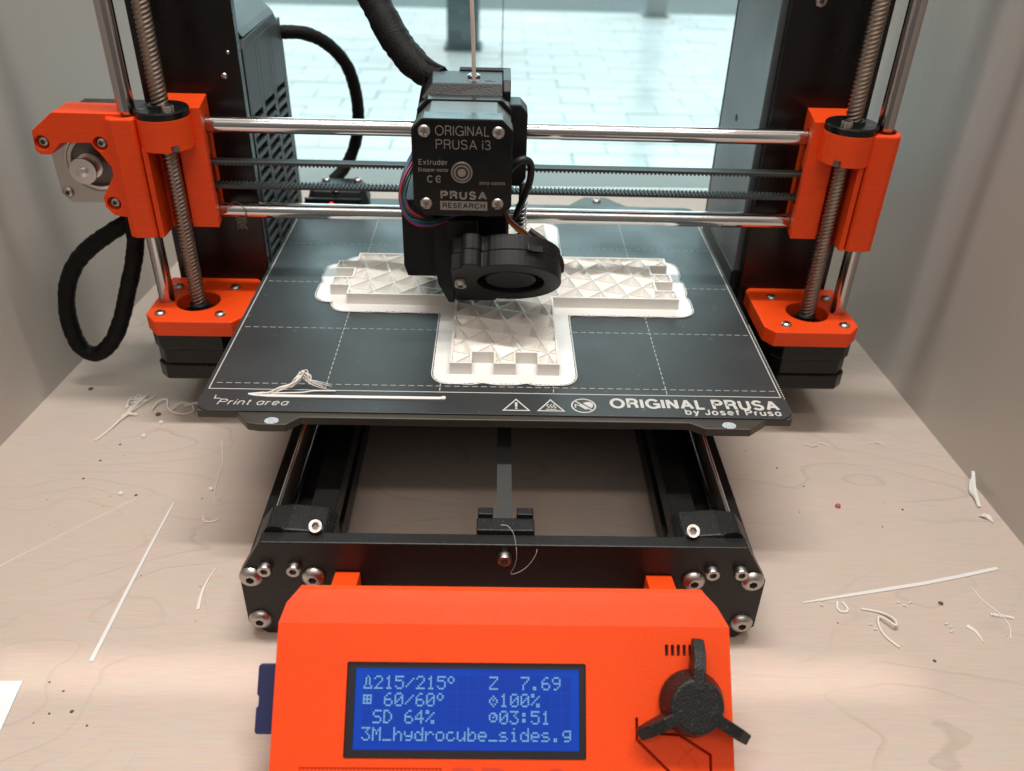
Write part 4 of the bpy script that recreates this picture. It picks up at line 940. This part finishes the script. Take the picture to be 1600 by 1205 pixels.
def clip_segments(a0, dx, dy, poly):
    ts = []
    m_ = len(poly)
    for i in range(m_):
        p, q_ = poly[i], poly[(i+1) % m_]; ex_, ey_ = q_[0]-p[0], q_[1]-p[1]; den = dx*ey_-dy*ex_
        if abs(den) < 1e-9: continue
        t = ((p[0]-a0[0])*ey_-(p[1]-a0[1])*ex_)/den; s_ = ((p[0]-a0[0])*dy-(p[1]-a0[1])*dx)/den
        if 0 <= s_ < 1: ts.append(t)
    ts.sort(); return list(zip(ts[::2], ts[1::2]))
# cubic infill: every triangle of the pattern is a shallow pit with three sloping sides, divided by thin ridges
inf = MB(); node = (7.0, 36.6); side = 13.28; inp = inset(cross, 0.5); pitch = side*math.sqrt(3)/2
rects = [(fx0, fx1, fyb, ay0), (ax0, ax1, ay0, ay1), (fx0, fx1, ay1, byb)]
rects += [(xs_[k], xs_[k+1], fyb-U, fyb) for k in (0, 2, 4)]+[(ax1, ax1+U, ys_[k], ys_[k+1]) for k in (0, 2, 4)]
rects += [(ax0-U, ax0, ys_[k], ys_[k+1]) for k in (1, 3)]+[(xs_[k], xs_[k+1], byb, byb+U) for k in (1, 3)]
def clip_rect(poly, r):
    for ax_, lim, sg in ((0, r[0], 1), (0, r[1], -1), (1, r[2], 1), (1, r[3], -1)):
        out = []
        for i in range(len(poly)):
            p, q_ = poly[i], poly[(i+1) % len(poly)]; dp, dq = sg*(p[ax_]-lim), sg*(q_[ax_]-lim)
            if dp >= 0: out.append(p)
            if (dp >= 0) != (dq >= 0):
                t = dp/(dp-dq); out.append(tuple(p[j]+(q_[j]-p[j])*t for j in range(3)))
        poly = out
        if len(poly) < 3: return []
    return poly
e1 = Vector((math.cos(math.radians(-15)), math.sin(math.radians(-15))))*side; e2 = Vector((math.cos(math.radians(45)), math.sin(math.radians(45))))*side
for i in range(-26, 27):
    for j in range(-26, 27):
        p0_ = Vector(node)+e1*i+e2*j
        if not (-110 < p0_.x < 115 and -15 < p0_.y < 200): continue
        for tri, dep, off in (((p0_, p0_+e1, p0_+e2), 3.4, Vector((0.3, 0.9))), ((p0_+e1, p0_+e1+e2, p0_+e2), 2.7, Vector((-0.5, -0.8)))):
            c_0 = (tri[0]+tri[1]+tri[2])/3+off+Vector((random.uniform(-.5, .5), random.uniform(-.5, .5))); zc = H-0.35-dep+random.uniform(-0.25, 0.25)
            for k in range(3):
                u_, v_ = tri[k], tri[(k+1) % 3]; fac = [(u_.x, u_.y, H-0.35), (v_.x, v_.y, H-0.35), (c_0.x, c_0.y, zc)]
                for r in rects:
                    pl_ = clip_rect(fac, r)
                    if len(pl_) > 2: inf.face([inf.bm.verts.new(p) for p in pl_])
for ai, ang in enumerate((-15.0, 45.0, 105.0)):
    a = math.radians(ang); dx, dy = math.cos(a), math.sin(a); nx, ny = -dy, dx
    for k in range(-20, 21):
        a0 = (node[0]+nx*pitch*k, node[1]+ny*pitch*k)
        for t0_, t1__ in clip_segments(a0, dx, dy, inp):
            if t1__-t0_ > 0.8: inf.ribbon([(a0[0]+dx*t0_, a0[1]+dy*t0_, H-0.45), (a0[0]+dx*t1__, a0[1]+dy*t1__, H-0.45)], 0.40, 0.30+0.01*ai)
obj('infill', inf, PLA, pc)
def offset_outline(poly, d):
    P = [Vector(p) for p in poly]; m_ = len(P); pts = []
    for i in range(m_):
        a, b_, c = P[i-1], P[i], P[(i+1) % m_]
        t1_ = (b_-a).normalized(); t2_ = (c-b_).normalized(); n1 = Vector((t1_.y, -t1_.x)); n2 = Vector((t2_.y, -t2_.x))
        L = int((b_-a).length/0.8)+1
        for k in range(L): pts.append(a+(b_-a)*(k/L)+n1*d)
        if t1_.x*t2_.y-t1_.y*t2_.x > 0:
            a1 = math.atan2(n1.y, n1.x); a2 = math.atan2(n2.y, n2.x)
            while a2 < a1: a2 += 2*math.pi
            for k in range(12): a_ = a1+(a2-a1)*k/12; pts.append(b_+Vector((math.cos(a_), math.sin(a_)))*d)
        else: pts.append(b_+n1*d)
    Q = np.array([[p.x, p.y] for p in pts]); dmin = np.full(len(Q), 1e9)
    for i in range(m_):
        a = np.array(P[i-1]); b_ = np.array(P[i]); e_ = b_-a; t = np.clip(((Q-a)@e_)/(e_@e_), 0, 1); dmin = np.minimum(dmin, np.linalg.norm(Q-(a+t[:, None]*e_), axis=1))
    keep = Q[dmin > d-0.06]
    return [tuple(p) for p in keep]
bo = offset_outline(cross, 7.6)
# soften the concave corners
def relax(poly, it):
    A_ = np.array(poly)
    for _ in range(it): A_ = A_*0.5+(np.roll(A_, 1, 0)+np.roll(A_, -1, 0))*0.25
    return [tuple(p) for p in A_]
bo = relax(bo, 5)
obj('brim', MB().prism(bo, 'xy', 0.06, 0.36), PLAW, pc)
ed = relax(offset_outline(cross, 8.15), 5); eb_ = MB(); run = []
for i, p in enumerate(ed):
    # the outermost bead of the brim has come loose in places
    r_ = 0.22
    run.append((p[0]+random.uniform(-0.06, 0.06), p[1]+random.uniform(-0.06, 0.06), 0.30+0.1*math.sin(i*0.35)))
run.append(run[0]); eb_.tube(run, 0.27, 6, 0, closed_ends=False); obj('loose_bead', eb_, PLAW, pc, smooth=70)
gp_ = MB(); k = 0
gd = relax(offset_outline(cross, 7.75), 5)
while k < len(gd)-4:
    p, q_ = gd[k], gd[k+1]
    if random.random() < 0.7:
        gp_.ribbon([(p[0], p[1], 0.355), (q_[0], q_[1], 0.355)], random.uniform(0.3, 0.75), 0.02)
    k += random.randint(1, 3)
obj('bead_gaps', gp_, mat('sheet_seen_through_gap', (0.030, 0.032, 0.035), 0.4), pc)

# filament going up
tag(obj('filament', MB().tube([(-12.6, 86.4, 104), (-12.6, 86.4, 110), (-13.0, 86.2, 128), (-13.8, 85.6, 150), (-16, 86, 220), (-22, 96, 330)], 0.95, 12, 8), PINKF, None, smooth=70, base=(-12.6, 86.4, 110)), 'pale plastic filament running straight up out of the extruder', 'filament')

# ------------------------------------------------------------------ bits on the board
ZB = FLOOR+0.05
def bit(name, mb, m, label, cat, base, group='scraps of plastic lying on the wooden board', sm=70):
    return tag(obj(name, mb, m, None, smooth=sm, base=base), label, cat, group)
bit('plastic_strip', MB().ribbon([(-157.4, 5.5, ZB), (-157.8, -2, ZB), (-158.6, -25, ZB), (-159.2, -51, ZB), (-159.8, -90, ZB)], lambda t: 0.7+1.1*t, 0.5), PLAW, 'long straight white plastic strip lying on the board left of the printer', 'plastic strip', (-159, -42, FLOOR), sm=None)
bit('plastic_strip', MB().ribbon([(136.0, -55, ZB), (150, -52, ZB), (172, -47.4, ZB), (194, -42.8, ZB), (214, -37.8, ZB), (233.6, -32.5, ZB)], lambda t: 0.6+min(1, t*3)*1.2, 0.5), PLAW, 'straight white plastic strip on the board right of the printer', 'plastic strip', (185, -45, FLOOR), sm=None)
bit('plastic_curl', MB().tube([(160.6, -58.2, ZB+0.4), (168, -60.2, ZB+0.6), (172.0, -65, ZB+2), (171.2, -69.4, ZB+2.6), (168.4, -66, ZB+2.4), (166.4, -63.4, ZB+1.2), (165.2, -67, ZB+0.4), (165.6, -73, ZB+0.4), (169.4, -79.2, ZB+0.4)], 0.55, 6, 6), PLAF, 'thin hook-shaped plastic curl in front of the right-hand strip', 'plastic scrap', (167, -68, FLOOR))
bit('plastic_loop', MB().ribbon([(151.4, -54.3, ZB), (150.2, -58.0, ZB), (151.2, -60.0, ZB), (153.6, -60.0, ZB), (154.6, -57.8, ZB), (153.4, -54.4, ZB)], 0.9, 0.8, 5), PLAW, 'tiny U-shaped plastic loop touching the right-hand strip', 'plastic scrap', (152, -57, FLOOR))
bit('plastic_hair', MB().tube([(215.5, -45, ZB+.2), (217.5, -53, ZB+.2), (221.5, -61, ZB+.2), (222, -67, ZB+.2), (219, -74, ZB+.2)], 0.32, 6, 6), PLAF, 'thin bent plastic hair near the right edge of the board', 'plastic scrap', (219, -60, FLOOR))
rg = MB()
for k in range(8): rg.box(216.6+k*1.2, 217.6+k*1.2, -61.4-k*0.25, -60.0-k*0.25, ZB, ZB+random.uniform(0.4, 0.9))
bit('rough_bead', rg, PLAF, 'short rough bead of plastic crossing the thin bent hair', 'plastic scrap', (221, -61, FLOOR), sm=None)
bit('plastic_sliver', MB().ribbon([(203.4, -67.0, ZB), (205.4, -69.4, ZB), (206.2, -72.5, ZB), (206.4, -76, ZB)], lambda t: 1.8*(1-t)+0.3, 0.5, 4), PLAF, 'small pointed plastic sliver right of the hook-shaped curl', 'plastic scrap', (205, -71, FLOOR))
shd = MB()
for k in range(5):
    shd.ribbon([(249.6-0.5*k+random.uniform(-.5, .5), 31-k, ZB+6.5-k*0.6), (246.4-0.3*k, 21, ZB+3.5-k*0.5), (244.6+0.4*k, 10+k*1.4, ZB+0.6)], 1.6, 0.5, 4)
bit('plastic_shred', shd, PLAW, 'white torn plastic shred leaning against the foot of the right wall', 'plastic scrap', (246, 18, FLOOR), sm=None)
sh2 = MB()
for k in range(4): sh2.tube([(241.5+k*1.1, 3.6-k*0.3, ZB+.3), (243+k, 2.4+random.uniform(-1, 1), ZB+1.6), (245.6+0.3*k, 1.2-k*0.8, ZB+.3)], 0.45, 6, 4)
bit('plastic_crumbs', sh2, PLAF, 'small frayed plastic scrap just below the white shred at the right wall', 'plastic scrap', (243, 2, FLOOR))
bit('red_crumb', MB().lathe([(0, 0), (1.5, 0.1), (1.2, 1.3), (0, 1.8)], (172.7, 9.5, FLOOR), (0, 0, 1), 7), REDC, 'single reddish crumb on the board right of the printer', 'crumb', (172.7, 9.5, FLOOR), 'crumbs on the board', None)
bit('plastic_splinter', MB().ribbon([(-124.8, -38, ZB), (-126.4, -46, ZB), (-126.8, -53, ZB), (-125.8, -62.5, ZB)], lambda t: 0.25+1.2*t, 0.4, 4), PLAF, 'short curved plastic splinter beside the front left corner of the printer', 'plastic scrap', (-126, -52, FLOOR), sm=None)
bit('plastic_hair', MB().tube([(-222, -39.5, ZB), (-199.3, -15.2, ZB+.1), (-177, 8.6, ZB)], 0.20, 5, 6), PLAF, 'very thin pale hair running diagonally across the left of the board', 'plastic scrap', (-199, -15, FLOOR))
bit('plastic_hair', MB().tube([(-147.8, 56, ZB+.2), (-142.5, 38, ZB+.2), (-141.4, 25, ZB+.2), (-139.5, 11, ZB+.2), (-137, 8, ZB+.2), (-136.4, 10, ZB+.2)], 0.25, 5, 6), PLAF, 'fine upright thread with a hooked end in the shadow left of the bed', 'plastic scrap', (-142, 30, FLOOR))
tw = MB(); tw.tube([(-215.4, 54.4, ZB+.3), (-212, 62, ZB+.4), (-209, 72, ZB+.8), (-206, 82, ZB+1.4), (-202, 99, ZB+.8)], 0.6, 6, 6); tw.tube([(-208.5, 73, ZB+.5), (-203, 86, ZB+1.6), (-197, 98, ZB+1)], 0.4, 6, 6); tw.tube([(-209, 77, ZB+.5), (-206, 78.6, ZB+1.2), (-201, 79, ZB+.4)], 0.9, 6, 5)
for k in range(6): tw.tube([(-209+random.uniform(-3, 3), 84+random.uniform(-3, 9), ZB+.4), (-207+random.uniform(-3, 3), 88+random.uniform(-3, 9), ZB+1.6), (-204+random.uniform(-3, 3), 92+random.uniform(-3, 9), ZB+.4)], 0.4, 5, 5)
bit('plastic_twig', tw, PLAF, 'long twig-like bundle of plastic strings on the board below the hanging cable loop', 'plastic scrap', (-208, 78, FLOOR))
cu = MB(); cu.tube([(-194.8, 84, ZB+.6), (-193, 90, ZB+2), (-188.6, 91.7, ZB+2.4), (-186, 85, ZB+1), (-181, 81, ZB+.6), (-174, 80.5, ZB+.6), (-171, 83.5, ZB+1), (-174, 88, ZB+2), (-180, 89, ZB+2), (-183, 84, ZB+.8)], 0.55, 6, 6); cu.tube([(-178, 88, ZB+.5), (-171, 90, ZB+1.6), (-164, 90, ZB+.6)], 1.0, 6, 5, wob=0.5)
bit('plastic_curl', cu, PLAF, 'loose ring-shaped plastic curl on the board left of the print sheet corner', 'plastic scrap', (-180, 86, FLOOR))
def chip(x, y, r, h): return MB().lathe([(0, 0), (r, 0.1), (r*0.8, h), (0, h*1.2)], (x, y, FLOOR), (0, 0, 1), 6)
for x, y, lab in ((-185.6, 71.7, 'pale plastic chip nearest the ring-shaped curl'), (-190.7, 59, 'slim pale plastic chip lying between the twig bundle and the bed'), (-142.2, 15.7, 'pale plastic chip beside the hooked thread'), (-185.4, 11.3, 'greyish plastic chip above the long left strip')):
    bit('plastic_chip', chip(x, y, 1.5, 1.4), PLAF, lab, 'plastic scrap', (x, y, FLOOR), sm=None)
bit('plastic_crescent', MB().tube([(-140.5, -4.5, ZB+.3), (-138.6, -7.6, ZB+.3), (-135, -7.8, ZB+.3), (-132.8, -6.4, ZB+.3)], 0.5, 6, 5), PLAF, 'crescent-shaped plastic shaving left of the front plate', 'plastic scrap', (-137, -7, FLOOR))
bs = MB(); bs.prism([(-186, 331), (-178, 339), (-168, 333), (-169, 322), (-177, 318)], 'xy', FLOOR+.05, FLOOR+3); bs.prism([(-180, 326), (-172, 328), (-170, 322)], 'xy', FLOOR+3.01, FLOOR+5)
bit('plastic_flake', bs, PLAW, 'white plastic flake on the board behind the left upright', 'plastic scrap', (-177, 328, FLOOR), sm=None)
for pts_, lab in (((208, -67, 1), 'bent plastic paring right of the hook-shaped curl and left of the rough bead'),):
    pass
wb = MB()
for x, y in ((178, -54.5), (180, -56), (183, -54.8), (194, -66), (195.5, -68), (194.6, -70.5), (161, -67), (162, -69.5), (143, -56), (144.6, -54)):
    wb.tube([(x, y, ZB+.3), (x+random.uniform(.5, 1.2), y+random.uniform(-.8, .8), ZB+.5), (x+random.uniform(1.2, 2.2), y+random.uniform(-1, 1), ZB+.3)], 0.3, 5, 3)
for x, y in ((169, 61), (174, 59), (179, 61.5), (206, 62), (211, 63)): wb.tube([(x, y, ZB+.2), (x+random.uniform(1, 3), y+random.uniform(-1.6, 1.6), ZB+random.uniform(.3, 1.2)), (x+random.uniform(3, 6), y+random.uniform(-2, 2), ZB+.2)], random.uniform(.25, .45), 5, 4)
stuff(obj('plastic_dust', wb, PLAF, None, smooth=70))
db = MB(); rr_ = random.Random(11)
spots = [(-237.5, 104.9, 2.2), (-190.0, 80.2, 2.4), (181.6, -85.6, 1.1), (197.7, -54.2, 1.7), (148, -66, .6), (-174.6, 346.8, 1.8), (-208.9, 23.2, .9), (-206, 38, 1.0), (-201, 52, 1.0), (-178, 11, 1.1), (-172, -100, .7), (-165, -104, .8), (-158, -113, 1.1), (-150, -119, .7), (-166, -114, .7), (-170, -118, .6), (205, 8, .9), (150, 40, .8), (160, 25, .7), (190, -5, .6), (140, 75, 1.2), (152, 5, .5)]
for k in range(34): spots.append((rr_.choice((-1, 1))*rr_.uniform(120, 238), rr_.uniform(-115, 200), rr_.uniform(0.2, 0.55)))
for x, y, r in spots:
    r *= 0.75
    db.lathe([(0, 0), (r, 0.05), (r*0.6, r*0.5), (0, r*0.6)], (x, y, FLOOR), (0.2*rr_.uniform(-1, 1), 0.2*rr_.uniform(-1, 1), 1), 6)
stuff(obj('dark_crumbs', db, CRUMB, None))
tag(obj('paper_sheet', MB().prism([(-182.2, -100.0), (-180.2, -121), (-176, -170), (-240, -170), (-240, -100.6)], 'xy', FLOOR+0.1, FLOOR+0.7), PAPER, None, base=(-210, -130, FLOOR)), 'corner of a white sheet of paper at the left front edge of the board', 'paper')
tag(obj('loose_thread', MB().tube([(2.4, -70, -17.6), (5.0, -71, -17.2), (7.4, -73, -20), (8.6, -76, -27), (8.0, -76, -33), (6.6, -76, -37.6), (9.5, -76, -36.8), (13, -76, -33.4), (16, -76, -27), (16.6, -73, -23.4)], 0.08, 5, 8), PLAF, None, smooth=70, base=(8, -75, -28)), 'fine looping thread hanging over the middle of the black front plate', 'thread')
ln_ = MB()
for k in range(14): ln_.tube([(-134+rr_.uniform(-3, 3), 104.5+rr_.uniform(-1, 1), 31+rr_.uniform(-4, 4)) for _ in range(4)], 0.14, 5, 4)
ln_.tube([(-131.5, 103.6, 31), (-131, 103.2, 38), (-133, 104, 41.4), (-137, 106, 41.8), (-139, 105, 40)], 0.2, 5, 5)
tag(obj('lint_tuft', ln_, mat('grey_lint', (0.16, 0.13, 0.11), 0.9), None, smooth=70, base=(-134, 105, 34)), 'small grey tuft of lint hanging from the left end of the lower rod', 'lint')
